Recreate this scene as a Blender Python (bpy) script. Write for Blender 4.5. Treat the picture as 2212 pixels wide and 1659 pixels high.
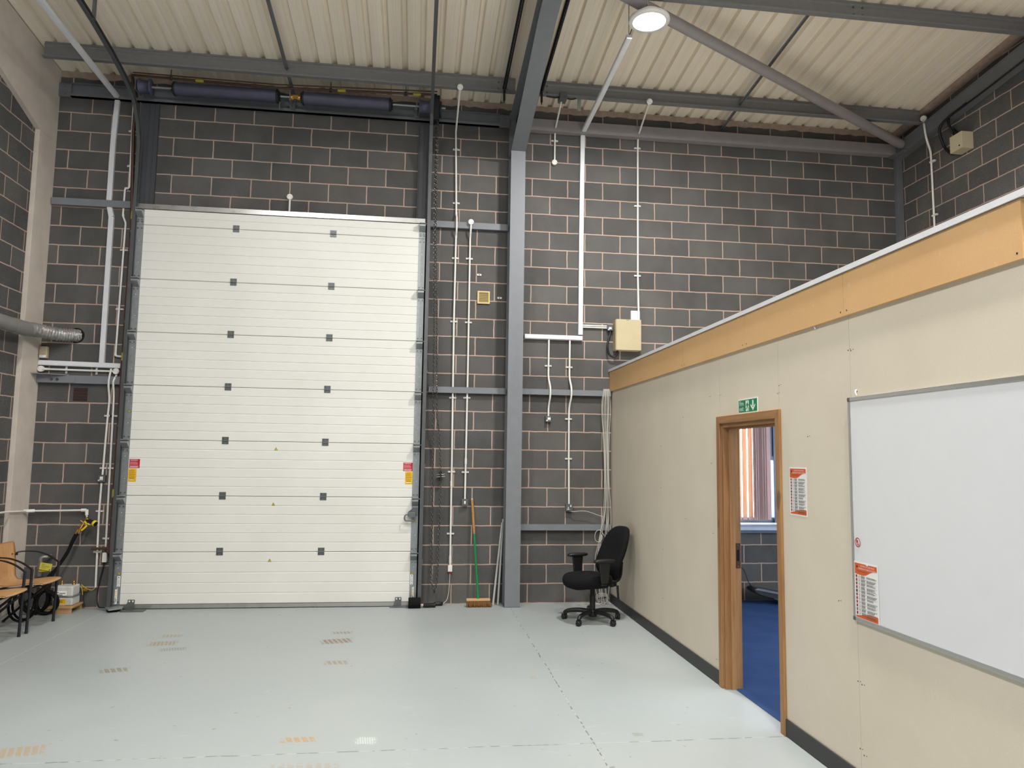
import bpy, bmesh, math, random
from mathutils import Vector, Matrix

for o in list(bpy.data.objects):
    bpy.data.objects.remove(o)
S = bpy.context.scene
COL = S.collection
PI = math.pi
random.seed(7)

# ------------------------------------------------------------------ camera
cam_data = bpy.data.cameras.new('camera')
cam_data.sensor_fit = 'HORIZONTAL'
cam_data.sensor_width = 36.0
cam_data.lens = 36.0 * 1601.9 / 2212.0
cam_data.clip_start, cam_data.clip_end = 0.05, 200
cam = bpy.data.objects.new('camera', cam_data)
COL.objects.link(cam)
R = ((0.99166254, 0.12608568, -0.02660456),
     (-0.12804704, 0.9873436, -0.09357657),
     (0.01446918, 0.09620301, 0.99525656))       # columns: right, forward, up
cam.matrix_world = Matrix(((R[0][0], R[0][2], -R[0][1], 2.7003),
                           (R[1][0], R[1][2], -R[1][1], -8.8669),
                           (R[2][0], R[2][2], -R[2][1], 1.7293),
                           (0, 0, 0, 1)))
S.camera = cam

# ------------------------------------------------------------------ world, exposure
W = bpy.data.worlds.new('world')
S.world = W
W.use_nodes = True
bg = W.node_tree.nodes['Background']
bg.inputs[0].default_value = (0.76, 0.86, 1.0, 1)
bg.inputs[1].default_value = 24.0
S.view_settings.view_transform = 'Standard'
S.view_settings.look = 'None'
S.view_settings.gamma = 1.0
S.view_settings.use_curve_mapping = False
S.view_settings.exposure = -1.0
LAMP_W = 430.0
LAMP_C = (1.0, 0.982, 0.955)

# lights of the high-bay lamps over the hall (the second one hangs in view, the others behind the camera)
LAMPS = [(4.80, -2.37, 5.87), (0.7, -4.8, 6.29), (4.5, -7.2, 6.5), (0.7, -9.8, 6.75), (4.5, -12.2, 6.95)]
LAMP_P = [0.82, 0.62, 0.95, 1.35, 1.15]


def lamp_light(p, k):
    d = bpy.data.lights.new('lamp_light', 'AREA')
    d.shape = 'DISK'
    d.size = 0.30
    d.energy = LAMP_W * k
    d.color = LAMP_C
    o = bpy.data.objects.new('lamp_light', d)
    o.location = (p[0], p[1], p[2] - 0.012)
    COL.objects.link(o)
    return o


# ------------------------------------------------------------------ materials
def lin(c):
    return tuple((v / 255 / 12.92) if v / 255 <= 0.04045 else ((v / 255 + 0.055) / 1.055) ** 2.4 for v in c)


class N:
    """small node-tree writer"""
    def __init__(self, name):
        self.m = bpy.data.materials.new(name)
        self.m.use_nodes = True
        self.t = self.m.node_tree
        self.b = self.t.nodes['Principled BSDF']

    def node(self, typ, **kw):
        n = self.t.nodes.new(typ)
        for k, v in kw.items():
            if k.startswith('_'):
                setattr(n, k[1:], v)
        return n

    def put(self, sock, v):
        if hasattr(v, 'is_output') or isinstance(v, bpy.types.NodeSocket):
            self.t.links.new(v, sock)
        elif isinstance(v, (tuple, list)):
            sock.default_value = tuple(v) + ((1,) if len(v) == 3 and sock.type == 'RGBA' else ())
        else:
            sock.default_value = v

    def math(self, op, a, b=0.0, clamp=False):
        n = self.t.nodes.new('ShaderNodeMath')
        n.operation = op
        n.use_clamp = clamp
        self.put(n.inputs[0], a)
        self.put(n.inputs[1], b)
        return n.outputs[0]

    def pos(self):
        if not hasattr(self, '_p'):
            g = self.t.nodes.new('ShaderNodeNewGeometry')
            s = self.t.nodes.new('ShaderNodeSeparateXYZ')
            self.t.links.new(g.outputs['Position'], s.inputs[0])
            self._p = (s.outputs[0], s.outputs[1], s.outputs[2], g.outputs['Position'])
        return self._p

    def xyz(self, x, y, z=0.0):
        n = self.t.nodes.new('ShaderNodeCombineXYZ')
        self.put(n.inputs[0], x); self.put(n.inputs[1], y); self.put(n.inputs[2], z)
        return n.outputs[0]

    def noise(self, vec, scale, detail=3.0, rough=0.5):
        n = self.t.nodes.new('ShaderNodeTexNoise')
        self.put(n.inputs['Vector'], vec)
        n.inputs['Scale'].default_value = scale
        n.inputs['Detail'].default_value = detail
        n.inputs['Roughness'].default_value = rough
        return n.outputs[0]

    def ramp(self, v, a, b, lo=0.0, hi=1.0):
        n = self.t.nodes.new('ShaderNodeMapRange')
        self.put(n.inputs[0], v)
        for i, q in enumerate((a, b, lo, hi)):
            self.put(n.inputs[i + 1], q)
        return n.outputs[0]

    def mix(self, f, a, b):
        n = self.t.nodes.new('ShaderNodeMix')
        n.data_type = 'RGBA'
        self.put(n.inputs[0], f)
        self.put(n.inputs[6], a); self.put(n.inputs[7], b)
        return n.outputs[2]

    def bump(self, h, strength=0.3, dist=0.01):
        n = self.t.nodes.new('ShaderNodeBump')
        n.inputs['Strength'].default_value = strength
        n.inputs['Distance'].default_value = dist
        self.put(n.inputs['Height'], h)
        self.put(self.b.inputs['Normal'], n.outputs[0])

    def set(self, color=None, rough=None, metal=None, spec=None):
        for k, v in (('Base Color', color), ('Roughness', rough), ('Metallic', metal), ('Specular IOR Level', spec)):
            if v is not None:
                self.put(self.b.inputs[k], v)
        return self.m


def plain(name, rgb, rough=0.5, metal=0.0, vary=0.06, scale=9.0, spec=0.5):
    """a slightly uneven paint / plastic / metal"""
    n = N(name)
    c = lin(rgb)
    f = n.noise(n.pos()[3], scale, 4.0)
    n.set(n.mix(n.ramp(f, 0.3, 0.7), tuple(v * (1 - vary) for v in c), tuple(min(1, v * (1 + vary)) for v in c)),
          n.ramp(f, 0.2, 0.8, max(0.03, rough - 0.06), min(1, rough + 0.06)), metal, spec)
    return n.m


def block_material(name, axis, phase, dz=0.0):
    """fair-faced concrete blocks 440 x 215 in pink mortar; phase(n, x, z) -> shift along the wall"""
    n = N(name)
    x, y, z, p = n.pos()
    along = x if axis == 'x' else n.math('MULTIPLY', y, -1.0)
    zz = n.math('ADD', z, dz)
    along = n.math('ADD', along, phase(n, x, z))
    wob = n.noise(p, 9.0, 2.0)
    a2 = n.math('ADD', along, n.ramp(wob, 0.3, 0.7, -0.0022, 0.0022))
    z2 = n.math('ADD', zz, n.ramp(n.noise(p, 7.0, 2.0), 0.3, 0.7, -0.0025, 0.0025))
    bt = n.node('ShaderNodeTexBrick', _offset=0.5, _offset_frequency=2)
    n.put(bt.inputs['Vector'], n.xyz(n.math('ADD', a2, 45.0), z2))
    for k, v in (('Scale', 1.0), ('Mortar Size', 0.0074), ('Mortar Smooth', 0.25), ('Bias', 0.0),
                 ('Brick Width', 0.45), ('Row Height', 0.225)):
        bt.inputs[k].default_value = v
    bt.inputs['Color1'].default_value = lin((82, 81, 80)) + (1,)
    bt.inputs['Color2'].default_value = lin((98, 96, 94)) + (1,)
    bt.inputs['Mortar'].default_value = lin((184, 161, 147)) + (1,)
    sp = n.noise(p, 190.0, 3.0, 0.7)
    cloud = n.noise(p, 1.7, 4.0, 0.6)
    pale = n.math('MULTIPLY', n.ramp(sp, 0.53, 0.68), n.ramp(n.noise(p, 2.6, 2.0), 0.42, 0.68, 0.1, 0.75))
    dark = n.ramp(sp, 0.36, 0.46, 0.62, 1.0)
    col = n.mix(pale, bt.outputs['Color'], lin((158, 152, 143)))
    mul = n.math('MULTIPLY', n.ramp(cloud, 0.3, 0.7, 0.84, 1.14), dark)
    v = n.node('ShaderNodeVectorMath', _operation='SCALE')
    n.put(v.inputs[0], col); n.put(v.inputs['Scale'], mul)
    n.set(v.outputs[0], 0.93, 0.0, 0.25)
    h = n.math('ADD', n.math('MULTIPLY', bt.outputs['Fac'], -0.55), n.math('MULTIPLY', sp, 0.5))
    n.bump(h, 0.34, 0.006)
    return n.m


def phase_back(n, x, z):
    left = n.math('LESS_THAN', x, -0.55)
    hi = n.math('GREATER_THAN', z, 4.5)
    sh = n.math('ADD', n.math('MULTIPLY', hi, 0.248), n.math('MULTIPLY', n.math('SUBTRACT', 1.0, hi), 0.055))
    return n.math('ADD', n.math('MULTIPLY', left, sh), n.math('MULTIPLY', n.math('SUBTRACT', 1.0, left), 0.225))


M = {}
M['block_back'] = block_material('block_back', 'x', phase_back)
M['block_left'] = block_material('block_left', 'y', lambda n, x, z: n.math('ADD', 0.028, 0.0), -0.025)
M['block_right'] = block_material('block_right', 'y', lambda n, x, z: n.math('ADD', -0.075, 0.0), 0.065)
M['mortar'] = plain('mortar', (166, 146, 133), 0.95, vary=0.15, scale=14)
M['steel_grey'] = plain('steel_grey', (122, 125, 130), 0.55, vary=0.05)
M['steel_dark'] = plain('steel_dark', (104, 106, 110), 0.5, vary=0.08)
M['steel_purlin'] = plain('steel_purlin', (122, 122, 123), 0.45, 0.1, vary=0.06, scale=20)
M['brace_grey'] = plain('brace_grey', (146, 140, 140), 0.5, vary=0.05)
M['jamb_dark'] = plain('jamb_dark', (72, 74, 80), 0.5)
M['galv'] = plain('galv', (152, 157, 158), 0.42, 0.55, vary=0.09, scale=30)
M['galv_dark'] = plain('galv_dark', (108, 112, 112), 0.45, 0.5, vary=0.1, scale=30)
M['track'] = plain('track', (92, 94, 96), 0.4, 0.4, vary=0.08)
M['alu'] = plain('alu', (188, 188, 186), 0.3, 0.85, vary=0.03)
M['spring'] = plain('spring', (84, 86, 104), 0.55, 0.3, vary=0.1)
M['black_metal'] = plain('black_metal', (30, 31, 36), 0.5, 0.2)
M['black_plastic'] = plain('black_plastic', (22, 22, 23), 0.42, vary=0.1)
M['grey_plastic'] = plain('grey_plastic', (88, 88, 88), 0.5)
M['rubber'] = plain('rubber', (13, 13, 13), 0.85, spec=0.25)
M['white_pvc'] = plain('white_pvc', (232, 230, 224), 0.4, vary=0.03)
M['trunk_white'] = plain('trunk_white', (226, 227, 230), 0.42, vary=0.03)
M['cream'] = plain('cream', (188, 175, 142), 0.45, vary=0.03)
M['box_cream'] = plain('box_cream', (196, 186, 156), 0.5, vary=0.03)
M['vent_cream'] = plain('vent_cream', (206, 186, 130), 0.5)
M['vent_dark'] = plain('vent_dark', (52, 34, 28), 0.7)
M['hole_black'] = plain('hole_black', (12, 11, 10), 0.9)
M['copper'] = plain('copper', (88, 64, 52), 0.45, 0.35, vary=0.2)
M['beige'] = plain('beige', (206, 195, 183), 0.75, vary=0.07, scale=5)
M['foil'] = plain('foil', (168, 165, 163), 0.38, 0.5, vary=0.1, scale=30)
M['duct_grey'] = plain('duct_grey', (128, 126, 124), 0.55)
M['brass'] = plain('brass', (178, 140, 72), 0.35, 0.8)
M['yellow'] = plain('yellow', (226, 196, 22), 0.45)
M['label_yellow'] = plain('label_yellow', (238, 186, 22), 0.5, vary=0.02)
M['tag_yellow'] = plain('tag_yellow', (216, 204, 82), 0.5, vary=0.02)
M['marker'] = plain('marker', (176, 164, 60), 0.5)
M['label_red'] = plain('label_red', (178, 22, 44), 0.5, vary=0.02)
M['white'] = plain('white', (240, 240, 238), 0.5, vary=0.02)
M['ink'] = plain('ink', (38, 36, 36), 0.6)
M['ink_soft'] = plain('ink_soft', (120, 118, 118), 0.6)
M['ink_red'] = plain('ink_red', (150, 40, 40), 0.6)
M['ink_pink'] = plain('ink_pink', (226, 150, 160), 0.6)
M['ink_brown'] = plain('ink_brown', (128, 92, 20), 0.6)
M['orange'] = plain('orange', (214, 92, 44), 0.5, vary=0.02)
M['sign_green'] = plain('sign_green', (0, 136, 84), 0.4, vary=0.02)
M['green'] = plain('green', (18, 132, 74), 0.35)
M['tape'] = plain('tape', (172, 128, 76), 0.4, vary=0.2, scale=40)
M['bristle'] = plain('bristle', (120, 82, 46), 0.9, vary=0.35, scale=120)
M['skirting'] = plain('skirting', (50, 51, 52), 0.5, vary=0.15, scale=20)
M['board_white'] = plain('board_white', (227, 228, 232), 0.22, vary=0.01)
M['sill_white'] = plain('sill_white', (236, 238, 242), 0.4)
M['frame_blue'] = plain('frame_blue', (86, 100, 118), 0.4)
M['ledge_blue'] = plain('ledge_blue', (206, 210, 224), 0.5)
M['fabric_black'] = plain('fabric_black', (20, 20, 22), 0.95, vary=0.25, scale=160, spec=0.2)
M['cable_white'] = plain('cable_white', (204, 200, 190), 0.5)
M['cable_black'] = plain('cable_black', (16, 16, 18), 0.45)
M['chain'] = plain('chain', (104, 102, 98), 0.25, 0.85, vary=0.3, scale=90)
M['rod_grey'] = plain('rod_grey', (184, 184, 180), 0.45)
M['bolt'] = plain('bolt', (104, 106, 106), 0.35, 0.7)
M['lamp_white'] = plain('lamp_white', (225, 225, 222), 0.4)
M['meter_white'] = plain('meter_white', (206, 205, 200), 0.5)
M['pipe_grey'] = plain('pipe_grey', (142, 138, 132), 0.4, 0.5, vary=0.15, scale=60)
M['front_wall'] = plain('front_wall', (150, 148, 145), 0.9)
M['office_wall'] = plain('office_wall', (214, 212, 206), 0.9)


def door_material():
    n = N('door_white')
    p = n.pos()[3]
    g = n.noise(p, 240.0, 2.0)
    c = n.noise(p, 1.3, 3.0)
    n.set(n.mix(n.ramp(c, 0.3, 0.7), lin((226, 225, 218)), lin((233, 232, 226))), n.ramp(g, 0.3, 0.7, 0.34, 0.46), 0.0, 0.45)
    n.bump(g, 0.25, 0.0015)
    return n.m


M['door_white'] = door_material()


def roof_material():
    n = N('roof_sheet')
    x, y, z, p = n.pos()
    c = n.noise(n.xyz(n.math('MULTIPLY', x, 6.0), n.math('MULTIPLY', y, 0.6), z), 1.2, 3.0)
    n.set(n.mix(n.ramp(c, 0.3, 0.7), lin((230, 218, 198)), lin((240, 229, 210))), 0.5, 0.0, 0.4)
    return n.m


M['roof'] = roof_material()


def board_material(name, a, b, fine=220.0):
    n = N(name)
    p = n.pos()[3]
    c = n.noise(p, 1.1, 4.0, 0.6)
    f = n.noise(p, fine, 2.0)
    scuff = n.math('MULTIPLY', n.ramp(n.noise(p, 21.0, 2.0), 0.68, 0.74), 0.13)
    k = n.mix(n.ramp(c, 0.3, 0.7), lin(a), lin(b))
    k = n.mix(scuff, k, lin((232, 226, 212)))
    v = n.node('ShaderNodeVectorMath', _operation='SCALE')
    n.put(v.inputs[0], k); n.put(v.inputs['Scale'], n.ramp(f, 0.3, 0.7, 0.95, 1.05))
    n.set(v.outputs[0], 0.82, 0.0, 0.3)
    return n.m


M['partition'] = board_material('partition', (215, 205, 187), (223, 214, 196))
M['mdf'] = board_material('mdf', (210, 168, 118), (219, 178, 128), 300.0)


def wood_material(name, a, b, axis, scale=1.0, rough=0.5):
    n = N(name)
    x, y, z, p = n.pos()
    k = 0.05
    q = [n.math('MULTIPLY', v, (k if i == axis else 1.0) * scale) for i, v in enumerate((x, y, z))]
    vec = n.xyz(*q)
    g = n.noise(vec, 55.0, 5.0, 0.6)
    big = n.noise(vec, 9.0, 2.0)
    f = n.math('ADD', n.math('MULTIPLY', g, 0.6), n.math('MULTIPLY', big, 0.5))
    knot = n.ramp(n.noise(n.xyz(*[n.math('MULTIPLY', v, 0.35 if i == axis else 1.0) for i, v in enumerate((x, y, z))]), 11.0, 1.0), 0.72, 0.78)
    c = n.mix(n.ramp(f, 0.38, 0.72), lin(a), lin(b))
    n.set(n.mix(n.math('MULTIPLY', knot, 0.6), c, tuple(v * 0.35 for v in lin(a))), rough, 0.0, 0.4)
    return n.m


M['pine_z'] = wood_material('pine_z', (142, 99, 60), (180, 137, 92), 2)
M['pine_y'] = wood_material('pine_y', (142, 99, 60), (180, 137, 92), 1)
M['beech'] = wood_material('beech', (186, 140, 94), (203, 159, 112), 2, 0.8, 0.35)
M['plinth_wood'] = wood_material('plinth_wood', (176, 138, 94), (196, 160, 116), 0)
M['broom_wood'] = wood_material('broom_wood', (200, 156, 104), (218, 178, 128), 0)


def floor_material():
    n = N('floor_paint')
    x, y, z, p = n.pos()
    big = n.noise(p, 0.55, 5.0, 0.55)
    fine = n.noise(p, 42.0, 4.0, 0.65)
    col = n.mix(n.ramp(big, 0.3, 0.7), lin((158, 165, 165)), lin((168, 174, 173)))
    # pale scuffs
    sc = n.noise(n.xyz(n.math('MULTIPLY', x, 1.2), n.math('MULTIPLY', y, 5.5)), 2.3, 5.0, 0.7)
    col = n.mix(n.math('MULTIPLY', n.ramp(sc, 0.63, 0.72), 0.25), col, lin((206, 210, 208)))
    # small dark specks
    spk = n.noise(p, 15.0, 2.0, 0.4)
    col = n.mix(n.math('MULTIPLY', n.ramp(spk, 0.735, 0.765), 0.55), col, lin((112, 108, 100)))

    def mark(x0, y0, w, h, ang, rgb, nstr, strength, slant=0.35):
        ca, sa = math.cos(ang), math.sin(ang)
        dx, dy = n.math('SUBTRACT', x, x0), n.math('SUBTRACT', y, y0)
        u = n.math('ADD', n.math('MULTIPLY', dx, ca / w), n.math('MULTIPLY', dy, sa / w))
        v = n.math('ADD', n.math('MULTIPLY', dx, -sa / h), n.math('MULTIPLY', dy, ca / h))
        d = n.math('MAXIMUM', n.math('ABSOLUTE', u), n.math('ABSOLUTE', v))
        e = n.ramp(n.math('ADD', d, n.ramp(fine, 0.3, 0.7, -0.3, 0.3)), 0.75, 1.0, 1.0, 0.0)
        s = n.math('FRACT', n.math('ADD', n.math('ADD', n.math('MULTIPLY', u, nstr * 0.5), n.math('MULTIPLY', v, slant)), 7.25))
        s = n.ramp(n.math('ABSOLUTE', n.math('SUBTRACT', s, 0.5)), 0.12, 0.2, 0.12, 1.0)
        t = n.ramp(n.noise(p, 90.0, 2.0), 0.34, 0.5, 0.3, 1.0)
        return n.math('MULTIPLY', n.math('MULTIPLY', e, s), n.math('MULTIPLY', t, strength))

    for a in ((0.48, -1.37, .10, .055, 0, (150, 142, 124), 6, .85), (0.49, -1.65, .13, .085, .1, (152, 132, 110), 8, .9),
              (0.64, -1.86, .12, .06, .2, (118, 114, 106), 11, .6), (0.39, -2.48, .11, .065, .25, (136, 128, 108), 5, 1.0),
              (2.04, -1.345, .105, .05, 0, (140, 130, 114), 6, .95), (2.02, -1.67, .15, .095, .2, (128, 110, 92), 7, 1.0),
              (2.09, -2.39, .11, .065, .05, (148, 136, 120), 5, .95), (2.045, -4.07, .115, .045, 0, (176, 148, 108), 5, 1.0),
              (2.446, -4.12, .065, .06, 0, (204, 212, 207), 9, .8), (2.14, -4.58, .20, .16, .05, (164, 154, 138), 8, .8),
              (0.50, -4.11, .14, .085, .2, (172, 152, 122), 7, .9), (4.128, -4.17, .036, .03, 0, (132, 132, 120), 5, .7),
              (3.43, -4.02, .03, .04, 0, (160, 162, 144), 4, .5), (3.66, -2.93, .03, .05, 0, (158, 154, 132), 4, .6)):
        col = n.mix(mark(*a), col, lin(a[5]))
    # saw-cut joints with broken dark fill
    for c, other, at in ((x, y, 3.817), (y, x, -4.283)):
        wob = n.ramp(n.noise(n.xyz(other, 0.0), 2.0, 2.0), 0.3, 0.7, -0.008, 0.008)
        d = n.math('ABSOLUTE', n.math('ADD', n.math('SUBTRACT', c, at), wob))
        l = n.ramp(d, 0.0025, 0.005, 1.0, 0.0)
        brk = n.noise(n.xyz(n.math('MULTIPLY', other, 9.0), n.math('MULTIPLY', c, 30.0)), 1.6, 3.0)
        col = n.mix(n.math('MULTIPLY', l, 0.5), col, lin((196, 200, 196)))
        col = n.mix(n.math('MULTIPLY', l, n.ramp(brk, 0.46, 0.54, 0.0, 0.85)), col, lin((70, 66, 60)))
    d = n.math('ABSOLUTE', n.math('ADD', x, 0.57))
    col = n.mix(n.math('MULTIPLY', n.ramp(d, 0.004, 0.009, 1.0, 0.0), 0.35), col, lin((206, 208, 204)))
    # dusty edge along the walls
    col = n.mix(n.math('MULTIPLY', n.ramp(y, -0.03, 0.0, 0.0, 1.0), 0.6), col, lin((150, 132, 112)))
    n.set(col, n.ramp(big, 0.3, 0.7, 0.36, 0.5), 0.0, 0.45)
    n.bump(n.noise(p, 3.0, 4.0), 0.05, 0.01)
    return n.m


M['floor'] = floor_material()


def carpet_material():
    n = N('carpet_blue')
    p = n.pos()[3]
    f = n.noise(p, 260.0, 3.0, 0.7)
    c = n.noise(p, 3.0, 4.0)
    k = n.mix(n.ramp(f, 0.3, 0.7), lin((36, 58, 98)), lin((64, 90, 138)))
    k = n.mix(n.math('MULTIPLY', n.ramp(c, 0.35, 0.7), 0.3), k, lin((80, 102, 142)))
    n.set(k, 1.0, 0.0, 0.1)
    n.bump(f, 0.5, 0.006)
    return n.m


M['carpet'] = carpet_material()


def slat_material(name, rgb):
    n = N(name)
    tr = n.node('ShaderNodeBsdfTranslucent')
    tr.inputs[0].default_value = lin(rgb) + (1,)
    n.set(lin(rgb), 0.8)
    mx = n.node('ShaderNodeMixShader')
    mx.inputs[0].default_value = 0.2
    n.t.links.new(n.b.outputs[0], mx.inputs[1])
    n.t.links.new(tr.outputs[0], mx.inputs[2])
    n.t.links.new(mx.outputs[0], n.t.nodes['Material Output'].inputs[0])
    return n.m


M['slat'] = slat_material('slat', (240, 196, 156))
M['slat_rose'] = slat_material('slat_rose', (214, 184, 178))


def emit_material(name, rgb, s):
    n = N(name)
    n.set((0.8, 0.8, 0.8), 0.4)
    n.b.inputs['Emission Color'].default_value = tuple(rgb) + (1,)
    n.b.inputs['Emission Strength'].default_value = s
    return n.m


M['lamp_lens'] = emit_material('lamp_lens', (1.0, 0.98, 0.95), 14.0)


def glass_material():
    n = N('glass')
    t = n.node('ShaderNodeBsdfTransparent')
    g = n.node('ShaderNodeBsdfGlossy')
    g.inputs['Roughness'].default_value = 0.02
    mx = n.node('ShaderNodeMixShader')
    mx.inputs[0].default_value = 0.06
    n.t.links.new(t.outputs[0], mx.inputs[1])
    n.t.links.new(g.outputs[0], mx.inputs[2])
    n.t.links.new(mx.outputs[0], n.t.nodes['Material Output'].inputs[0])
    return n.m


M['glass'] = glass_material()


# ------------------------------------------------------------------ mesh builder
class MB:
    def __init__(self):
        self.v, self.f, self.mi, self.sm = [], [], [], []

    def _add(self, vs, fs, mi=0, smooth=False):
        b = len(self.v)
        self.v += [Vector(p) for p in vs]
        for i, f in enumerate(fs):
            self.f.append([b + k for k in f])
            self.mi.append(mi)
            self.sm.append(smooth[i] if isinstance(smooth, list) else smooth)
        return self

    def box(self, x0, x1, y0, y1, z0, z1, mi=0):
        x0, x1 = sorted((x0, x1)); y0, y1 = sorted((y0, y1)); z0, z1 = sorted((z0, z1))
        vs = [(x, y, z) for z in (z0, z1) for y in (y0, y1) for x in (x0, x1)]
        return self._add(vs, [(0, 2, 3, 1), (4, 5, 7, 6), (0, 1, 5, 4), (2, 6, 7, 3), (0, 4, 6, 2), (1, 3, 7, 5)], mi)

    def obox(self, c, ax, ay, az, hx, hy, hz, mi=0):
        c, ax, ay, az = Vector(c), Vector(ax).normalized(), Vector(ay).normalized(), Vector(az).normalized()
        vs = [c + ax * (sx * hx) + ay * (sy * hy) + az * (sz * hz) for sz in (-1, 1) for sy in (-1, 1) for sx in (-1, 1)]
        return self._add(vs, [(0, 2, 3, 1), (4, 5, 7, 6), (0, 1, 5, 4), (2, 6, 7, 3), (0, 4, 6, 2), (1, 3, 7, 5)], mi)

    def prism(self, poly, axis, a0, a1, mi=0):
        """poly: 2d points in the plane of the two other axes (x,y,z order)"""
        def P(p, a):
            q = list(p); q.insert(axis, a); return tuple(q)
        n = len(poly)
        vs = [P(p, a0) for p in poly] + [P(p, a1) for p in poly]
        fs = [tuple(range(n))[::-1], tuple(range(n, 2 * n))] + [(i, (i + 1) % n, n + (i + 1) % n, n + i) for i in range(n)]
        return self._add(vs, fs, mi)

    def section(self, poly, path, up=(0, 0, 1), mi=0, closed_poly=True, smooth=False):
        """sweep a 2d section (side, up) along a 3d path"""
        path = [Vector(p) for p in path]
        up = Vector(up)
        n, m = len(poly), len(path)
        vs = []
        for i, p in enumerate(path):
            d = (path[min(i + 1, m - 1)] - path[max(i - 1, 0)]).normalized()
            side = d.cross(up)
            if side.length < 1e-5:
                side = Vector((1, 0, 0))
            side.normalize()
            u = side.cross(d).normalized()
            vs += [p + side * a + u * b for a, b in poly]
        fs, sm = [], []
        for i in range(m - 1):
            for k in range(n if closed_poly else n - 1):
                fs.append((i * n + k, i * n + (k + 1) % n, (i + 1) * n + (k + 1) % n, (i + 1) * n + k)); sm.append(smooth)
        if closed_poly:
            fs.append(tuple(range(n))[::-1]); sm.append(False)
            fs.append(tuple((m - 1) * n + k for k in range(n))); sm.append(False)
        return self._add(vs, fs, mi, sm)

    def tube(self, path, r, n=10, mi=0, cap=True):
        path = [Vector(p) for p in path]
        m = len(path)
        rr = r if isinstance(r, (list, tuple)) else [r] * m
        ds = [(path[min(i + 1, m - 1)] - path[max(i - 1, 0)]).normalized() for i in range(m)]
        t = ds[0]
        a = Vector((0, 0, 1)) if abs(t.z) < 0.9 else Vector((1, 0, 0))
        u = t.cross(a).normalized()
        vs = []
        for i in range(m):
            d = ds[i]
            u = (u - d * u.dot(d)).normalized()
            w = d.cross(u)
            vs += [path[i] + (u * math.cos(2 * PI * k / n) + w * math.sin(2 * PI * k / n)) * rr[i] for k in range(n)]
        fs = [(i * n + k, i * n + (k + 1) % n, (i + 1) * n + (k + 1) % n, (i + 1) * n + k) for i in range(m - 1) for k in range(n)]
        sm = [True] * len(fs)
        if cap:                                     # caps on their own vertices, so they do not bend the side normals
            c0 = len(vs)
            vs += vs[:n] + vs[(m - 1) * n:m * n]
            fs += [tuple(range(c0, c0 + n))[::-1], tuple(c0 + n + k for k in range(n))]; sm += [False, False]
        return self._add(vs, fs, mi, sm)

    def lathe(self, prof, o, axis=(0, 0, 1), n=20, mi=0, smooth=True, cap=True):
        """prof: (radius, height) along axis from o"""
        o, ax = Vector(o), Vector(axis).normalized()
        a = Vector((1, 0, 0)) if abs(ax.x) < 0.9 else Vector((0, 1, 0))
        u = ax.cross(a).normalized(); w = ax.cross(u)
        m = len(prof)
        vs = [o + ax * h + (u * math.cos(2 * PI * k / n) + w * math.sin(2 * PI * k / n)) * max(r, 1e-4) for r, h in prof for k in range(n)]
        fs = [(i * n + k, i * n + (k + 1) % n, (i + 1) * n + (k + 1) % n, (i + 1) * n + k) for i in range(m - 1) for k in range(n)]
        sm = [smooth] * len(fs)
        if cap:                                     # caps on their own vertices, so they do not bend the side normals
            c0 = len(vs)
            vs += vs[:n] + vs[(m - 1) * n:m * n]
            fs += [tuple(range(c0, c0 + n))[::-1], tuple(c0 + n + k for k in range(n))]; sm += [False, False]
        return self._add(vs, fs, mi, sm)

    def disc(self, c, axis, r, h, n=12, mi=0):
        return self.lathe([(r, 0), (r, h)], c, axis, n, mi, False)

    def torus(self, c, ax, ay, R1, R2, r, n=10, k=5, mi=0):
        c, ax, ay = Vector(c), Vector(ax).normalized(), Vector(ay).normalized()
        nz = ax.cross(ay)
        vs, fs = [], []
        for i in range(n):
            t = 2 * PI * i / n
            p = c + ax * (R1 * math.cos(t)) + ay * (R2 * math.sin(t))
            d = (ax * math.cos(t) + ay * math.sin(t)).normalized()
            vs += [p + d * (r * math.cos(2 * PI * j / k)) + nz * (r * math.sin(2 * PI * j / k)) for j in range(k)]
        for i in range(n):
            for j in range(k):
                fs.append((i * k + j, ((i + 1) % n) * k + j, ((i + 1) % n) * k + (j + 1) % k, i * k + (j + 1) % k))
        return self._add(vs, fs, mi, True)

    def text(self, s, size, o, ax, ay, mi=0, align='LEFT', sx=1.0):
        """flat lettering: baseline at o, x along ax, y along ay"""
        cu = bpy.data.curves.new('t', 'FONT')
        cu.body = s; cu.size = size; cu.align_x = align; cu.resolution_u = 2
        ob = bpy.data.objects.new('t', cu)
        COL.objects.link(ob)
        dg = bpy.context.evaluated_depsgraph_get()
        me = ob.evaluated_get(dg).to_mesh()
        o, ax, ay = Vector(o), Vector(ax), Vector(ay)
        vs = [o + ax * (v.co.x * sx) + ay * v.co.y for v in me.vertices]
        self._add(vs, [tuple(p.vertices) for p in me.polygons], mi)
        ob.evaluated_get(dg).to_mesh_clear()
        bpy.data.objects.remove(ob)
        bpy.data.curves.remove(cu)
        return self

    def build(self, name, mats, parent=None, bevel=0.0, subsurf=0, world=True):
        """one mesh object; world=True: points are world points (moved into the parent's frame)"""
        me = bpy.data.meshes.new(name)
        if parent is not None:
            o0 = Vector(parent.get('_o', (0, 0, 0))) if world else Vector((0, 0, 0))
        else:
            xs = [p.x for p in self.v]; ys = [p.y for p in self.v]; zs = [p.z for p in self.v]
            o0 = Vector(((min(xs) + max(xs)) / 2, (min(ys) + max(ys)) / 2, min(zs)))
        me.from_pydata([tuple(p - o0) for p in self.v], [], self.f)
        for m in (mats if isinstance(mats, (list, tuple)) else [mats]):
            me.materials.append(M[m] if isinstance(m, str) else m)
        for i, p in enumerate(me.polygons):
            p.material_index = self.mi[i]
            p.use_smooth = bool(self.sm[i])
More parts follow.
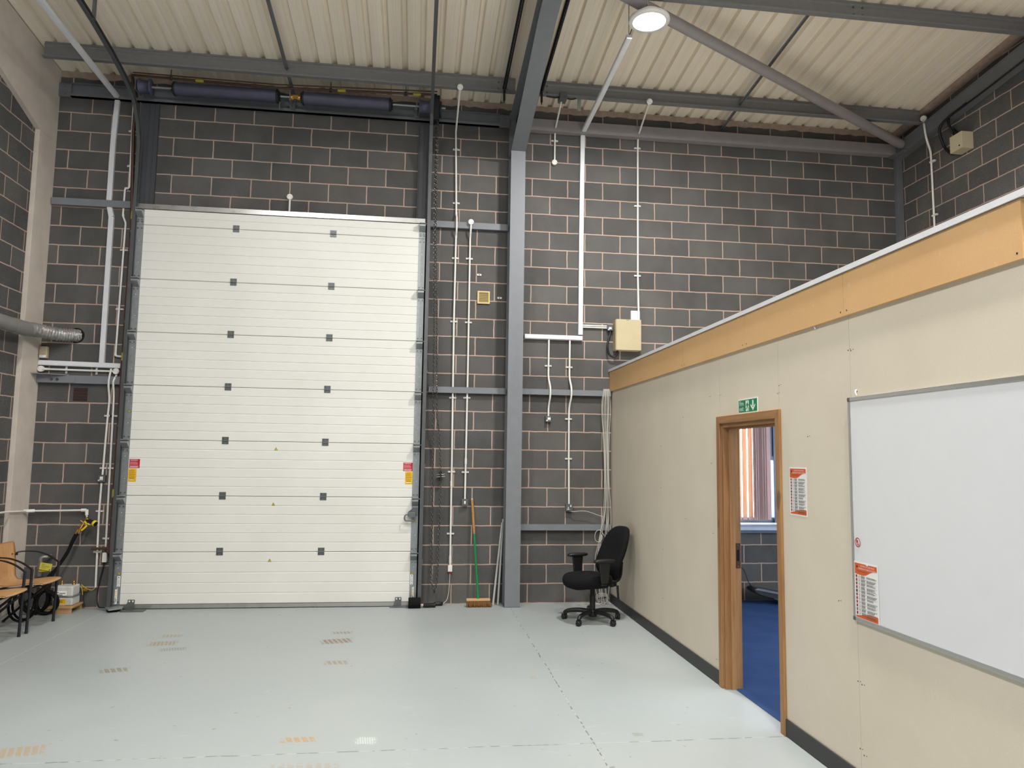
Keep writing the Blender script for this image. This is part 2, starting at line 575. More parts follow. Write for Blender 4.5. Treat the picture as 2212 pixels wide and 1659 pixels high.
        me.validate()
        me.update()
        ob = bpy.data.objects.new(name, me)
        COL.objects.link(ob)
        if parent is not None:
            ob.parent = parent
        else:
            ob.location = o0
        if bevel:
            b = ob.modifiers.new('bevel', 'BEVEL'); b.width = bevel; b.segments = 2; b.limit_method = 'ANGLE'
        if subsurf:
            s = ob.modifiers.new('subsurf', 'SUBSURF'); s.levels = subsurf; s.render_levels = subsurf
        return ob


def tag(o, label=None, cat=None, group=None, kind=None):
    if label: o['label'] = label
    if cat: o['category'] = cat
    if group: o['group'] = group
    if kind: o['kind'] = kind
    return o


ROOTS = []


def sub(child, part):
    """hang a finished part one level deeper, under another part of the same thing"""
    child.parent = part
    return child



def thing(name, label, cat, loc=(0, 0, 0), group=None):
    o = bpy.data.objects.new(name, None)
    o.empty_display_size = 0.1
    COL.objects.link(o)
    o.location = loc
    o['_o'] = tuple(loc)
    ROOTS.append(o)
    return tag(o, label, cat, group, 'thing')


def fillet(pts, r, k=5):
    pts = [Vector(p) for p in pts]
    out = [pts[0]]
    for i in range(1, len(pts) - 1):
        a, b, c = pts[i - 1], pts[i], pts[i + 1]
        d1, d2 = (a - b), (c - b)
        q = min(r, d1.length * 0.45, d2.length * 0.45)
        p1, p2 = b + d1.normalized() * q, b + d2.normalized() * q
        for j in range(k + 1):
            t = j / k
            out.append(p1.lerp(b, t).lerp(b.lerp(p2, t), t))
    out.append(pts[-1])
    return out


def spline(pts, k=8):
    pts = [Vector(p) for p in pts]
    P = [pts[0] * 2 - pts[1]] + pts + [pts[-1] * 2 - pts[-2]]
    out = []
    for i in range(1, len(P) - 2):
        a, b, c, d = P[i - 1], P[i], P[i + 1], P[i + 2]
        for j in range(k):
            t = j / k
            out.append(0.5 * ((2 * b) + (c - a) * t + (2 * a - 5 * b + 4 * c - d) * t * t + (3 * b - a - 3 * c + d) * t ** 3))
    out.append(pts[-1])
    return out


ROOF0, ROOFS = 6.115, 0.1


def roof_z(y):
    return ROOF0 - ROOFS * y


XL, XR, YF = -1.56, 9.03, -14.0       # left wall, right wall, front wall
PX = 5.064                            # face of the office partition

# ================================================================== SETTING
mb = MB().box(XL - 0.2, 5.14, YF, 0.0, -0.1, 0.0)
tag(mb.build('floor', 'floor'), 'light grey painted concrete floor with brown tyre marks', 'floor', kind='structure')
mb = MB().box(5.14, XR, -8.5, 0.0, -0.1, 0.004)
tag(mb.build('floor_office', 'carpet'), 'blue carpet seen through the office doorway', 'floor', kind='structure')

WX0, WX1, WZ0, WZ1 = 5.75, 7.30, 0.945, 2.45     # office window opening
mb = MB()
mb.box(XL - 0.2, WX0, 0.0, 0.2, 0.0, 6.06)
mb.box(WX1, XR + 0.2, 0.0, 0.2, 0.0, 6.06)
mb.box(WX0, WX1, 0.0, 0.2, 0.0, WZ0)
mb.box(WX0, WX1, 0.0, 0.2, WZ1, 6.06)
tag(mb.build('wall_back', 'block_back'), 'grey concrete block wall behind the roller door and columns', 'wall', kind='structure')
# uneven mortar bed along the top of the back wall
mb = MB()
random.seed(3)
pts = []
nx = 150
top = []
for i in range(nx + 1):
    x = XL + (XR - XL) * i / nx
    pts.append((x, 6.042 + random.uniform(-0.012, 0.012)))
poly = pts + [(XR, 6.12), (XL, 6.12)]
mb.prism(poly, 1, -0.012, 0.2)
tag(mb.build('trim_1', 'mortar'), 'pinkish mortar bed between back wall and roof sheets', 'trim', kind='structure')

mb = MB().prism([(0.2, 0), (0.2, roof_z(0.2)), (YF, roof_z(YF)), (YF, 0)], 0, XL - 0.2, XL)
tag(mb.build('wall_left', 'block_left'), 'grey block wall at the left behind the wooden chairs', 'wall', kind='structure')
mb = MB()
for a, b, c, d in ((0.2, -1.6, 0, 2.45), (-6.6, YF, 0, 2.45), (-1.6, -6.6, 0, 0.95)):
    mb.box(XR, XR + 0.2, b, a, c, d)
mb.prism([(0.2, 2.45), (0.2, roof_z(0.2) - 0.03), (YF, roof_z(YF) - 0.03), (YF, 2.45)], 0, XR, XR + 0.2)
tag(mb.build('wall_right', 'block_right'), 'grey block wall at the right above the office', 'wall', kind='structure')
mb = MB()
mb.section([(-0.012, -0.055), (0.1, -0.055), (0.1, 0.05), (-0.012, 0.05)], [(XR, -0.01, roof_z(-0.01)), (XR, YF, roof_z(YF))])
tag(mb.build('trim_2', 'mortar'), 'mortar bed along the top of the right wall', 'trim', kind='structure')
mb = MB().box(XL - 0.2, XR + 0.2, YF - 0.2, YF, 0, 7.7)
tag(mb.build('wall_front', 'front_wall'), 'plain wall closing the hall', 'wall', kind='structure')

# profiled roof sheets: flat pans with narrow raised ribs every 200 mm
mb = MB()
prof = []
x = -0.94 - 0.2 * 5
while x < XR + 0.3:
    prof += [(x - 0.034, 0.0), (x - 0.017, 0.042), (x + 0.017, 0.042), (x + 0.034, 0.0), (x + 0.085, 0.0), (x + 0.088, 0.0025), (x + 0.112, 0.0025), (x + 0.115, 0.0)]
    x += 0.2
vs = [(a, 0.25, roof_z(0.25) + b) for a, b in prof] + [(a, YF - 0.2, roof_z(YF - 0.2) + b) for a, b in prof]
n_ = len(prof)
mb._add(vs, [(i, i + 1, n_ + i + 1, n_ + i) for i in range(n_ - 1)])
tag(mb.build('ceiling', 'roof'), 'cream profiled metal roof sheets', 'ceiling', kind='structure')

# ------------------------------------------------------------------ office partition
DY0, DY1, DZ = -3.315, -4.225, 2.0        # clear door opening
PH = 2.775
seams = [0.0, -0.612, -1.878, -3.297, -4.257, -5.073, -6.28, -7.5, -8.5]
mb = MB()
g = 0.0011
for a, b in zip(seams[:-1], seams[1:]):
    if a == -3.297:
        mb.box(PX, PX + 0.012, b + g, a - g, DZ, PH)
        mb.box(PX, PX + 0.012, b + g, DY1, 0, DZ)
    elif b == -3.297:
        mb.box(PX, PX + 0.012, b + g, a - g, 0, PH)
        mb.box(PX, PX + 0.012, DY0, b + g, 0, DZ)
    else:
        mb.box(PX, PX + 0.012, b + g, a - g, 0, PH)
mb.box(PX + 0.012, PX + 0.126, -0.001, DY0, 0, PH)
mb.box(PX + 0.012, PX + 0.126, DY1, -8.5, 0, PH)
mb.box(PX + 0.012, PX + 0.126, DY0, DY1, DZ, PH)
# screw holes and nicks
for y, z in ((-3.093, 2.231), (-3.30, 2.226), (-2.474, 2.091), (-3.106, 1.691), (-1.846, 1.842), (-1.854, 1.439), (-2.512, 1.198),
             (-3.128, 1.137), (-0.255, 2.150), (-1.899, .857), (-4.263, 2.215), (-4.242, 2.164), (-5.06, 2.338), (-5.086, 2.333),
             (-5.062, .563), (-5.097, .555), (-5.064, .22), (-5.098, .198), (-3.172, .176), (-4.61, 1.871), (-5.113, 2.099), (-1.9, .40), (-4.9, .95)):
    mb.disc((PX, y, z), (-1, 0, 0), 0.0042, 0.0006, 7, 1)
    mb.disc((PX, y - 0.022, z + 0.004), (-1, 0, 0), 0.003, 0.0006, 7, 1)
tag(mb.build('wall_partition', ['partition', 'ink']), 'cream plasterboard office partition with a doorway', 'wall', kind='structure')
mb = MB().box(PX + 0.126, XR, -8.5, 0, 2.62, 2.70)
tag(mb.build('ceiling_office', 'office_wall'), 'office ceiling', 'ceiling', kind='structure')
mb = MB().box(PX, XR, -8.6, -8.5, 0, 2.775)
tag(mb.build('wall_office_front', 'office_wall'), 'end wall of the office', 'wall', kind='structure')

fas = [0.0, -1.30, -2.55, -3.80, -5.062, -6.30, -7.5, -8.5]
for i, (a, b) in enumerate(zip(fas[:-1], fas[1:])):
    lab = ['brown fibreboard fascia length at the corner by the block wall', 'brown fibreboard fascia length below the cream enclosure',
           'brown fibreboard fascia length left of the fire exit sign', 'brown fibreboard fascia length above the fire exit sign',
           'brown fibreboard fascia length above the whiteboard', 'brown fibreboard fascia length at the right end near the camera',
           'brown fibreboard fascia length at the right end near the camera'][i]
    if b < -7: break
    m2 = MB().box(PX - 0.022, PX, b + 0.0012, a - 0.0012 if i else a, 2.530, 2.772)
    for y in (a - 0.03, b + 0.03):
        m2.disc((PX - 0.022, y, 2.556), (-1, 0, 0), 0.005, 0.0006, 8, 1)
    tag(m2.build('fascia_board', ['mdf', 'ink']), lab, 'fascia', 'fibreboard fascia lengths along the partition top', 'thing')
for i, (a, b, lab) in enumerate(((0.0, -5.75, 'white capping strip along the fascia, long far length'), (-5.752, -8.5, 'white capping strip along the fascia, near length at the right'))):
    m2 = MB().box(PX - 0.034, PX - 0.029, b, a, 2.774, 2.803).box(PX - 0.029, PX + 0.135, b, a, 2.776, 2.803)
    tag(m2.build('capping_strip', 'trunk_white'), lab, 'trim', 'white capping strips on the partition', 'thing')
for a, b, nm in ((-0.02, -3.262, 'baseboard_partition'), (-4.283, -8.5, 'baseboard_partition_near')):
    mb = MB().box(PX - 0.012, PX, b, a, 0.004, 0.106)
    tag(mb.build(nm, 'skirting', bevel=0.002), 'black skirting along the partition', 'baseboard', kind='structure')

# door frame (pine), no leaf hung
df = thing('doorway', 'open pine door frame with empty doorway in the cream partition', 'door frame', (PX, -3.77, 0))
aw, at_ = 0.058, 0.018
MB().prism([(DY0, 0), (DY0 + aw, 0), (DY0 + aw, DZ + aw), (DY0, DZ)], 0, PX - at_, PX).build('architrave', 'pine_z', df, bevel=0.003)
MB().prism([(DY1, 0), (DY1, DZ), (DY1 - aw, DZ + aw), (DY1 - aw, 0)], 0, PX - at_, PX).build('architrave', 'pine_z', df, bevel=0.003)
MB().prism([(DY0, DZ), (DY0 + aw, DZ + aw), (DY1 - aw, DZ + aw), (DY1, DZ)], 0, PX - at_, PX).build('architrave', 'pine_y', df, bevel=0.003)
MB().box(PX, PX + 0.135, DY0 - 0.03, DY0, 0, DZ).build('jamb', 'pine_z', df, bevel=0.002)
MB().box(PX, PX + 0.135, DY1, DY1 + 0.03, 0, DZ).build('jamb', 'pine_z', df, bevel=0.002)
MB().box(PX, PX + 0.135, DY1 + 0.03, DY0 - 0.03, DZ - 0.03, DZ).build('head', 'pine_y', df, bevel=0.002)
MB().box(PX + 0.042, PX + 0.085, DY0 - 0.045, DY0 - 0.03, 0, DZ - 0.03).build('door_stop', 'pine_z', df, bevel=0.002)
MB().box(PX + 0.042, PX + 0.085, DY1 + 0.03, DY1 + 0.045, 0, DZ - 0.03).build('door_stop', 'pine_z', df, bevel=0.002)
MB().box(PX + 0.042, PX + 0.085, DY1 + 0.045, DY0 - 0.045, DZ - 0.045, DZ - 0.03).build('door_stop', 'pine_y', df, bevel=0.002)
m2 = MB().box(PX + 0.09, PX + 0.128, DY0 - 0.033, DY0 - 0.0295, 0.895, 1.085)
m2.box(PX + 0.097, PX + 0.118, DY0 - 0.0338, DY0 - 0.0325, 0.95, 1.035, 1)
for z in (0.91, 1.07):
    m2.disc((PX + 0.109, DY0 - 0.033, z), (0, -1, 0), 0.004, 0.0012, 8, 2)
m2.build('strike_plate', ['copper', 'hole_black', 'brass'], df)

# ------------------------------------------------------------------ office window in the back wall
wn = bpy.data.objects.new('window_1', None)
COL.objects.link(wn); wn.location = ((WX0 + WX1) / 2, 0.1, WZ0); wn['_o'] = tuple(wn.location); ROOTS.append(wn)
tag(wn, 'office window with blue grey frame behind vertical blinds', 'window', kind='structure')
m2 = MB()
fy0, fy1 = 0.05, 0.12
m2.box(WX0, WX0 + 0.07, fy0, fy1, WZ0, WZ1).box(WX1 - 0.13, WX1, fy0 - 0.03, fy1, WZ0, WZ1)
m2.box(WX0 + 0.07, WX1 - 0.11, fy0, fy1, WZ0, WZ0 + 0.06).box(WX0 + 0.07, WX1 - 0.11, fy0, fy1, WZ1 - 0.06, WZ1)
m2.box(6.42, 6.47, fy0, fy1, WZ0 + 0.06, WZ1 - 0.06)
m2.build('window_frame', 'frame_blue', wn, bevel=0.004)
m2 = MB()
sx0, sx1, sz0, sz1 = 7.06, 7.20, 1.72, WZ1 - 0.06
m2.box(sx0, sx1, 0.045, 0.06, sz0, sz1)
m2.box(7.09, 7.135, 0.03, 0.06, WZ0 + .06, sz0)
m2.box(sx0, sx0 + 0.03, 0.03, 0.06, sz0, sz1).box(sx1 - 0.03, sx1, 0.03, 0.06, sz0, sz1).box(sx0, sx1, 0.03, 0.06, sz0, sz0 + 0.05)
m2.build('sash', 'frame_blue', wn, bevel=0.003)
MB().box(WX0 + 0.07, WX1 - 0.11, 0.085, 0.092, WZ0 + 0.06, WZ1 - 0.06).build('pane', 'glass', wn)
MB().box(WX0 - 0.05, WX1 + 0.3, -0.14, 0.05, 0.925, 0.945).build('sill', 'sill_white', wn, bevel=0.004)
MB().box(WX0 - 0.05, WX1 + 0.3, -0.09, 0.0, 0.86, 0.925).build('apron', 'ledge_blue', wn, bevel=0.003)
MB().box(WX0 - 0.05, WX1 + 0.3, -0.05, 0.0, 0.822, 0.86).build('rail', 'frame_blue', wn, bevel=0.003)

bl = thing('vertical_blind', 'peach vertical louvre blind hanging in the office window', 'blind', (6.6, -0.08, 0.96))
MB().box(WX0, WX1 - 0.05, -0.10, -0.06, WZ1 - 0.02, WZ1 + 0.02).build('headrail', 'white', bl)
slats = [(x, 0.066, 0.18, 'slat') for x in (5.81, 5.888, 5.966, 6.044, 6.122, 6.200, 6.278, 6.356, 6.434, 6.512, 6.588, 6.662, 6.737, 6.812)]
slats += [(6.862, 0.05, 0.9, 'slat_rose')] + [(6.872 + 0.0145 * i, 0.05, -0.75 if i % 2 else 0.1, 'slat_rose') for i in range(10)] + [(7.035, 0.085, 0.12, 'slat_rose')]
for k_, (x, w, a, mt) in enumerate(slats):
    ca, sa = math.cos(a) * w / 2, math.sin(a) * w / 2
    m2 = MB()
    yy_ = -0.08 - (0.004 * (k_ % 3) if mt == 'slat_rose' else 0)
    m2.obox((x, yy_, 1.72), (ca, sa, 0), (-sa, ca, 0), (0, 0, 1), w / 2, 0.0006, 0.73)
    m2.build('louvre', mt, bl)
    MB().obox((x, -0.08, 1.005), (ca, sa, 0), (-sa, ca, 0), (0, 0, 1), w / 2 - 0.003, 0.002, 0.018).build('bottom_weight', 'slat_rose', bl)

# floor panel and lead inside the office
pn = thing('floor_panel', 'long dark panel with pale top edge lying tilted on the blue carpet', 'panel', (7.0, -0.3, 0.004))
d = Vector((1, -0.12, -0.28)).normalized()
m2 = MB()
m2.prism([(6.72, .185), (6.76, .205), (7.5, .065), (7.5, 0.006), (7.25, 0.006), (6.80, .12), (6.73, .16)], 1, -0.33, -0.10)
m2.build('body', 'skirting', pn, bevel=0.01)
m2 = MB()
m2.prism([(6.725, .190), (6.77, .207), (7.5, .068), (7.5, .046)], 1, -0.338, -0.327)
m2.build('top_edge', 'alu', pn)
MB().tube([(6.95, -0.32, .095), (7.0, -0.335, .07), (7.03, -0.33, .083)], 0.006, 6).build('clip', 'grey_plastic', pn)
tag(MB().tube(spline([(6.55, -0.01, .395), (6.64, -0.015, .40), (6.71, -0.03, .395), (6.735, -0.06, .34), (6.748, -0.11, .25), (6.75, -0.2, .197)]), 0.005, 6).build('power_lead', 'cable_black'),
    'thin black lead draped down the office block wall to the floor panel', 'cable', kind='thing')

# unseen window added in the right wall to brighten the office with daylight
w2 = thing('added_window', 'unseen side window added to light the office', 'window', (XR + 0.1, -4.1, 0.95))
w2['kind'] = 'structure'
m2 = MB()
for y in (-1.6, -2.85, -4.1, -5.35, -6.54):
    m2.box(XR + 0.06, XR + 0.12, y - 0.06, y, 0.95, 2.45)
m2.box(XR + 0.06, XR + 0.12, -6.6, -1.6, 0.95, 1.01).box(XR + 0.06, XR + 0.12, -6.6, -1.6, 2.39, 2.45)
m2.build('window_frame', 'frame_blue', w2)
MB().box(XR + 0.085, XR + 0.09, -6.6, -1.6, 1.0, 2.4).build('pane', 'glass', w2)

# ================================================================== STEELWORK
def i_section(h, b, tf, tw):
    H, B = h / 2, b / 2
    return [(-B, -H), (B, -H), (B, -H + tf), (tw / 2, -H + tf), (tw / 2, H - tf), (B, H - tf), (B, H), (-B, H), (-B, H - tf), (-tw / 2, H - tf), (-tw / 2, -H + tf), (-B, -H + tf)]


# middle portal frame: column + haunched rafter
pf = thing('portal_frame', 'grey steel column with haunched rafter between the two bays', 'column', (3.838, -0.13, 0))
cx0, cx1 = 3.750, 3.926
yf, yb = -0.255, -0.005
m2 = MB()
m2.box(cx0, cx1, yf, yf + 0.013, 0, 5.42).box(cx0, cx1, yb - 0.013, yb, 0, 6.0).box(3.834, 3.842, yf + 0.013, yb - 0.013, 0, 6.0)
m2.build('column', 'steel_grey', pf)
MB().box(cx0 - 0.003, cx1 + 0.003, yf - 0.003, yb, 0.0, 0.010).build('base_plate', 'steel_dark', pf)
zt = lambda y: roof_z(y) - 0.205
zb = lambda y: 5.41 + 0.25 * (-y - 0.25) if y > -2.25 else roof_z(y) - 0.205 - 0.25
m2 = MB()
ys = [-0.255, -2.25, -13.5]
m2.section([(-0.088, 0), (0.088, 0), (0.088, 0.013), (-0.088, 0.013)], [(3.838, y, zb(y)) for y in ys])
m2.section([(-0.088, -0.013), (0.088, -0.013), (0.088, 0), (-0.088, 0)], [(3.838, y, zt(y)) for y in (-0.0, -13.5)])
poly = [(y, zb(y) + 0.006) for y in ys] + [(y, zt(y) - 0.006) for y in reversed([-0.0, -2.25, -13.5])] + [(-0.0, 5.42)]
m2.prism(poly, 0, 3.834, 3.842)
m2.build('rafter', 'steel_grey', pf)
m2 = MB()
for x in (cx0 + 0.03, cx1 - 0.03):
    for z in (5.52, 5.66, 5.8):
        m2.disc((x, yf + 0.0, z), (0, -1, 0), 0.012, 0.01, 6)
m2 = MB().box(cx0, 3.834, yf + .02, yb - .02, 5.40, 5.412).box(3.842, cx1, yf + .02, yb - .02, 5.40, 5.412)
m2.build('stiffener', 'steel_grey', pf)

# left portal, boxed in beige board
lf = thing('boxed_portal', 'beige boarded column and rafter casing on the left wall', 'column', (-1.535, -0.2, 0))
lx = -1.508
MB().box(XL + 0.001, lx, -0.385, -0.001, 0, 5.24).build('column_casing', 'beige', lf, bevel=0.003)
lz = lambda y: 5.245 + 0.32 * (-y - 0.385)
lz2 = lambda y: lz(y) if y > -2.6 else roof_z(y) - 0.42
m2 = MB().prism([(-0.001, 5.24), (-0.385, 5.24), (-2.1, lz(-2.1)), (-13.9, roof_z(-13.9) - 0.42), (-13.9, roof_z(-13.9) - 0.004), (-0.001, roof_z(-0.001) - 0.004)], 0, XL + 0.001, lx)
m2.build('rafter_casing', 'beige', lf, bevel=0.003)
m2 = MB()
m2.section([(-0.008, -0.004), (0.008, -0.004), (0.008, 0.006), (-0.008, 0.006)], [(lx, -0.385, 5.238), (lx, -2.1, lz(-2.1) - 0.002)])
m2.build('edge_bead', 'beige', lf)

# right gable rafter + corner post
gr = thing('gable_rafter', 'dark steel rafter rising along the right block wall', 'beam', (8.97, -1, 5.6))
m2 = MB()
gz = lambda y: roof_z(y) - 0.31
m2.section([(-0.06, -0.09), (0.058, -0.09), (0.058, 0.078), (0.066, 0.078), (0.066, 0.09), (-0.06, 0.09)], [(8.965, -0.05, gz(-0.05)), (8.965, -13.9, gz(-13.9))])
m2.build('beam', 'steel_dark', gr)
MB().box(8.93, 9.02, -0.06, -0.005, 2.705, 5.74).build('corner_post', 'steel_dark', gr)
m2 = MB().box(8.85, 8.99, -0.30, -0.02, 5.74, 5.752)
m2.prism([(-0.30, 5.752), (-0.02, 5.752), (-0.02, 5.94)], 0, 8.935, 8.947)
for y in (-0.24, -0.17):
    m2.disc((8.935, y, 5.79), (-1, 0, 0), 0.014, 0.012, 6)
m2.build('gusset_plate', 'steel_dark', gr)
MB().tube([(8.9, -0.22, 5.862), (4.535, -2.42, 6.085), (2.2, -3.6, 6.205)], 0.057, 16).build('x', 'brace_grey')
br = bpy.data.objects['x']; br.name = 'roof_brace'
tag(br, 'round steel brace tube running diagonally under the right roof sheets', 'brace', kind='thing')


def purlin(y, label, x0, x1, splices=(), h=0.195):
    zt_ = roof_z(y) - 0.001
    p = thing('purlin', label, 'purlin', ((x0 + x1) / 2, y, zt_ - h), 'roof purlins')
    t = 0.012
    m3 = MB()
    # zed section: web faces the hall, bottom flange towards the hall, top flange to the wall
    pr = [(0, -h), (-0.055, -h), (-0.055, -h + 0.018), (-0.049, -h + 0.018), (-0.049, -h + 0.006), (-0.004, -h + 0.006),
          (-0.004, -0.062), (-0.016, -0.05), (-0.016, -0.034), (-0.004, -0.022), (-0.004, 0.0), (0.055, 0.0), (0.055, -0.005), (0.002, -0.005), (0.002, -h)]
    m3.prism([(y + a, zt_ + b) for a, b in pr], 0, x0, x1)
    m3.build('web', 'steel_purlin', p)
    for s in splices:
        for dx in (-0.05, 0.05):
            for dz in (0.05, 0.13):
                MB().disc((s + dx, y - 0.004, zt_ - h + dz), (0, -1, 0), 0.011, 0.01, 6).build('bolt', 'bolt', p)
    return p


purlin(-0.55, 'purlin across the left bay above the big white door', -1.44, 3.75, (3.6,))
purlin(-0.55, 'purlin across the right bay nearest the back wall', 3.93, 8.93, (4.08,))
purlin(-2.28, 'purlin across the right bay beside the lit round lamp', 3.93, 8.93, (7.0,))

for nm, pts, lab in (('sag_rod', [(1.13, -0.06, 6.015), (1.13, -0.552, 6.068), (1.13, -2.28, 6.24)], 'thin sag rod under the left roof sheets above the springs'),
                     ('sag_rod', [(6.535, -0.01, 6.0), (6.535, -0.55, 6.063), (6.535, -2.28, 6.24)], 'thin sag rod under the right roof sheets')):
    m2 = MB()
    m2.section([(-0.02, -0.003), (0.02, -0.003), (0.02, 0.003), (-0.02, 0.003)], pts)
    m2.section([(-0.003, -0.02), (0.003, -0.02), (0.003, 0.0), (-0.003, 0.0)], pts)
    tag(m2.build(nm, 'steel_dark'), lab, 'rod', 'sag rods between the purlins', 'thing')

def rail(name, label, x0, x1, z0, z1, d=0.05, mat='steel_grey'):
    p = thing(name, label, 'rail', ((x0 + x1) / 2, -d / 2, z0), 'horizontal steel rails on the back wall')
    MB().prism([(-d, z0), (-d, z1), (-0.001, z1), (-0.001, z1 - 0.006), (-d + 0.006, z1 - 0.006), (-d + 0.006, z0 + 0.006), (-0.001, z0 + 0.006), (-0.001, z0)], 0, x0, x1).build('channel', mat, p)
    return p


rail('wall_rail', 'upper grey steel rail on the wall left of the white door', -1.495, -0.63, 4.508, 4.588)
r_ = rail('wall_rail', 'lower grey steel rail with bolted bracket left of the white door', -1.495, -0.63, 2.465, 2.553)
m2 = MB().prism([(-1.509, -0.19), (-1.509, -0.055), (-1.17, -0.055)], 2, 2.553, 2.561)
m2.box(-1.505, -1.10, -0.058, -0.05, 2.468, 2.553)
m2.build('angle_bracket', 'steel_grey', r_)
for x in (-1.345, -1.285):
    MB().disc((x, -0.058, 2.505), (0, -1, 0), 0.015, 0.014, 6).build('bolt', 'bolt', r_)
rail('wall_rail', 'upper grey steel rail between white door and column', 2.80, 3.752, 4.478, 4.556)
rail('wall_rail', 'lower grey steel rail between white door and column', 2.83, 3.752, 2.463, 2.535)
rail('wall_rail', 'upper grey steel rail between column and office partition', 3.926, 5.05, 2.468, 2.536, 0.06)
rail('wall_rail', 'lower grey steel rail behind the office chair', 3.926, 5.05, 0.852, 0.92, 0.06)

lt = thing('eaves_beam', 'dark steel beam behind the door springs across the left bay', 'beam', (1.1, -0.06, 5.795))
m2 = MB().prism([(-0.012, 5.795), (-0.07, 5.795), (-0.07, 5.805), (-0.03, 5.805), (-0.03, 5.945), (-0.07, 5.945), (-0.07, 5.955), (-0.012, 5.955)], 0, -1.37, 3.62)
m2.prism([(-0.012, 5.795), (-0.071, 5.795), (-0.071, 5.828), (-0.066, 5.828), (-0.066, 5.801), (-0.012, 5.801)], 0, -1.37, 3.62)
m2.build('channel', 'steel_dark', lt)
for x0, x1 in ((-1.5, -1.37), (3.62, 3.75)):
    m2 = MB().box(x0, x1, -0.05, -0.04, 5.79, 5.95)
    for z in (5.83, 5.91):
        m2.disc(((x0 + x1) / 2, -0.05, z), (0, -1, 0), 0.013, 0.012, 6)
    m2.build('end_plate', 'steel_dark', lt)
lt = thing('eaves_beam', 'grey steel beam high on the back wall across the right bay', 'beam', (6.5, -0.06, 5.77))
MB().prism([(-0.005, 5.765), (-0.10, 5.765), (-0.10, 5.91), (-0.005, 5.91), (-0.005, 5.9), (-0.09, 5.9), (-0.09, 5.775), (-0.005, 5.775)], 0, 3.97, 8.93).build('channel', 'brace_grey', lt)
MB().box(3.926, 4.0, -0.105, -0.1, 5.77, 5.9).build('end_plate', 'steel_dark', lt)


def tray(name, label, x, y0, y1, n):
    p = thing(name, label, 'cable tray', (x, (y0 + y1) / 2, roof_z(y0) - 0.3), 'perforated trays beside the middle rafter')
    a = Vector((x, y0, roof_z(y0) - 0.19)); b = Vector((x, y1, roof_z(y1) - 0.19))
    m3 = MB()
    m3.section([(-0.002, -0.028), (0.002, -0.028), (0.002, 0.028), (-0.002, 0.028)], [a, b])
    m3.section([(-0.022, 0.024), (0.022, 0.024), (0.022, 0.028), (-0.022, 0.028)], [a, b])
    m3.build('tray', 'black_metal', p)
    m3 = MB()
    dirv = (b - a).normalized(); up = Vector((1, 0, 0)).cross(dirv)
    for i in range(n):
        c = a.lerp(b, (i + 0.5) / n)
        m3.obox(c, (1, 0, 0), dirv, up, 0.0035, 0.010, 0.007)
    o = m3.build('slot_row', 'galv', p)
    o['kind'] = 'stuff'
    m3 = MB()
    m3.box(x - 0.012, x + 0.012, y0 - 0.012, y0 + 0.012, roof_z(y0) - 0.31, roof_z(y0) - 0.1)
    m3.tube([(x, y0, roof_z(y0) - 0.34), (x, y0, roof_z(y0) - 0.3)], 0.006, 6)
    m3.build('hanger', 'black_metal', p)
    return p


tray('cable_tray', 'perforated dark cable tray on the left side of the middle rafter', 3.615, -0.60, -3.2, 52)
tray('cable_tray', 'perforated dark cable tray on the right side of the middle rafter', 4.055, -0.62, -3.2, 52)

# ================================================================== SECTIONAL DOOR
DF = -0.12            # face of the leaf
dr = thing('sectional_overhead_door', 'large white ribbed sectional overhead door', 'door', (1.1, -0.1, 0))
SZ = [0.05, 0.615, 1.23, 1.848, 2.457, 3.06, 3.67, 4.30, 4.485]
LX0, LX1 = -0.535, 2.748
IX0, IX1 = -0.455, 2.668
PANELS = []
for z0, z1 in zip(SZ[:-1], SZ[1:]):
    a, b = z0 + 0.002, z1 - 0.002
    k = max(1, round((b - a) / 0.1025))
    prof = [(DF + 0.04, a), (DF + 0.006, a)]
    for i in range(k):
        q0, q1 = a + (b - a) * i / k, a + (b - a) * (i + 1) / k
        if i:
            prof += [(DF + 0.0, q0 - 0.006), (DF + 0.0045, q0 - 0.003), (DF + 0.0045, q0 + 0.002), (DF, q0 + 0.0075)]
        else:
            prof += [(DF, a + 0.006)]
    prof += [(DF, b - 0.006), (DF + 0.006, b), (DF + 0.04, b)]
    PANELS.append(MB().prism(prof, 0, LX0, LX1).build('panel', 'door_white', dr))

    # steel end caps on both edges of the section
    for x0, x1 in ((LX0, IX0), (IX1, LX1)):
        m2 = MB().box(x0, x1, DF - 0.003, DF, a, b).box(x0 if x0 < 0 else x1 - 0.003, x0 + 0.003 if x0 < 0 else x1, DF - 0.003, DF + 0.04, a, b)
        for dz in (0.03, -0.04):
            zz = (a if dz > 0 else b) + dz
            for x in (x0 + 0.018, x1 - 0.018):
                m2.disc((x, DF - 0.003, zz), (0, -1, 0), 0.0075, 0.006, 6, 1)
        m2.disc(((x0 + x1) / 2 + 0.008, DF - 0.003, a + (b - a) * 0.3), (0, -1, 0), 0.004, 0.0015, 8, 2)
        m2.disc(((x0 + x1) / 2, DF - 0.003, a + (b - a) * 0.7), (0, -1, 0), 0.004, 0.0015, 8, 2)
        sub(m2.build('end_cap', ['galv', 'bolt', 'white'], dr), PANELS[-1])
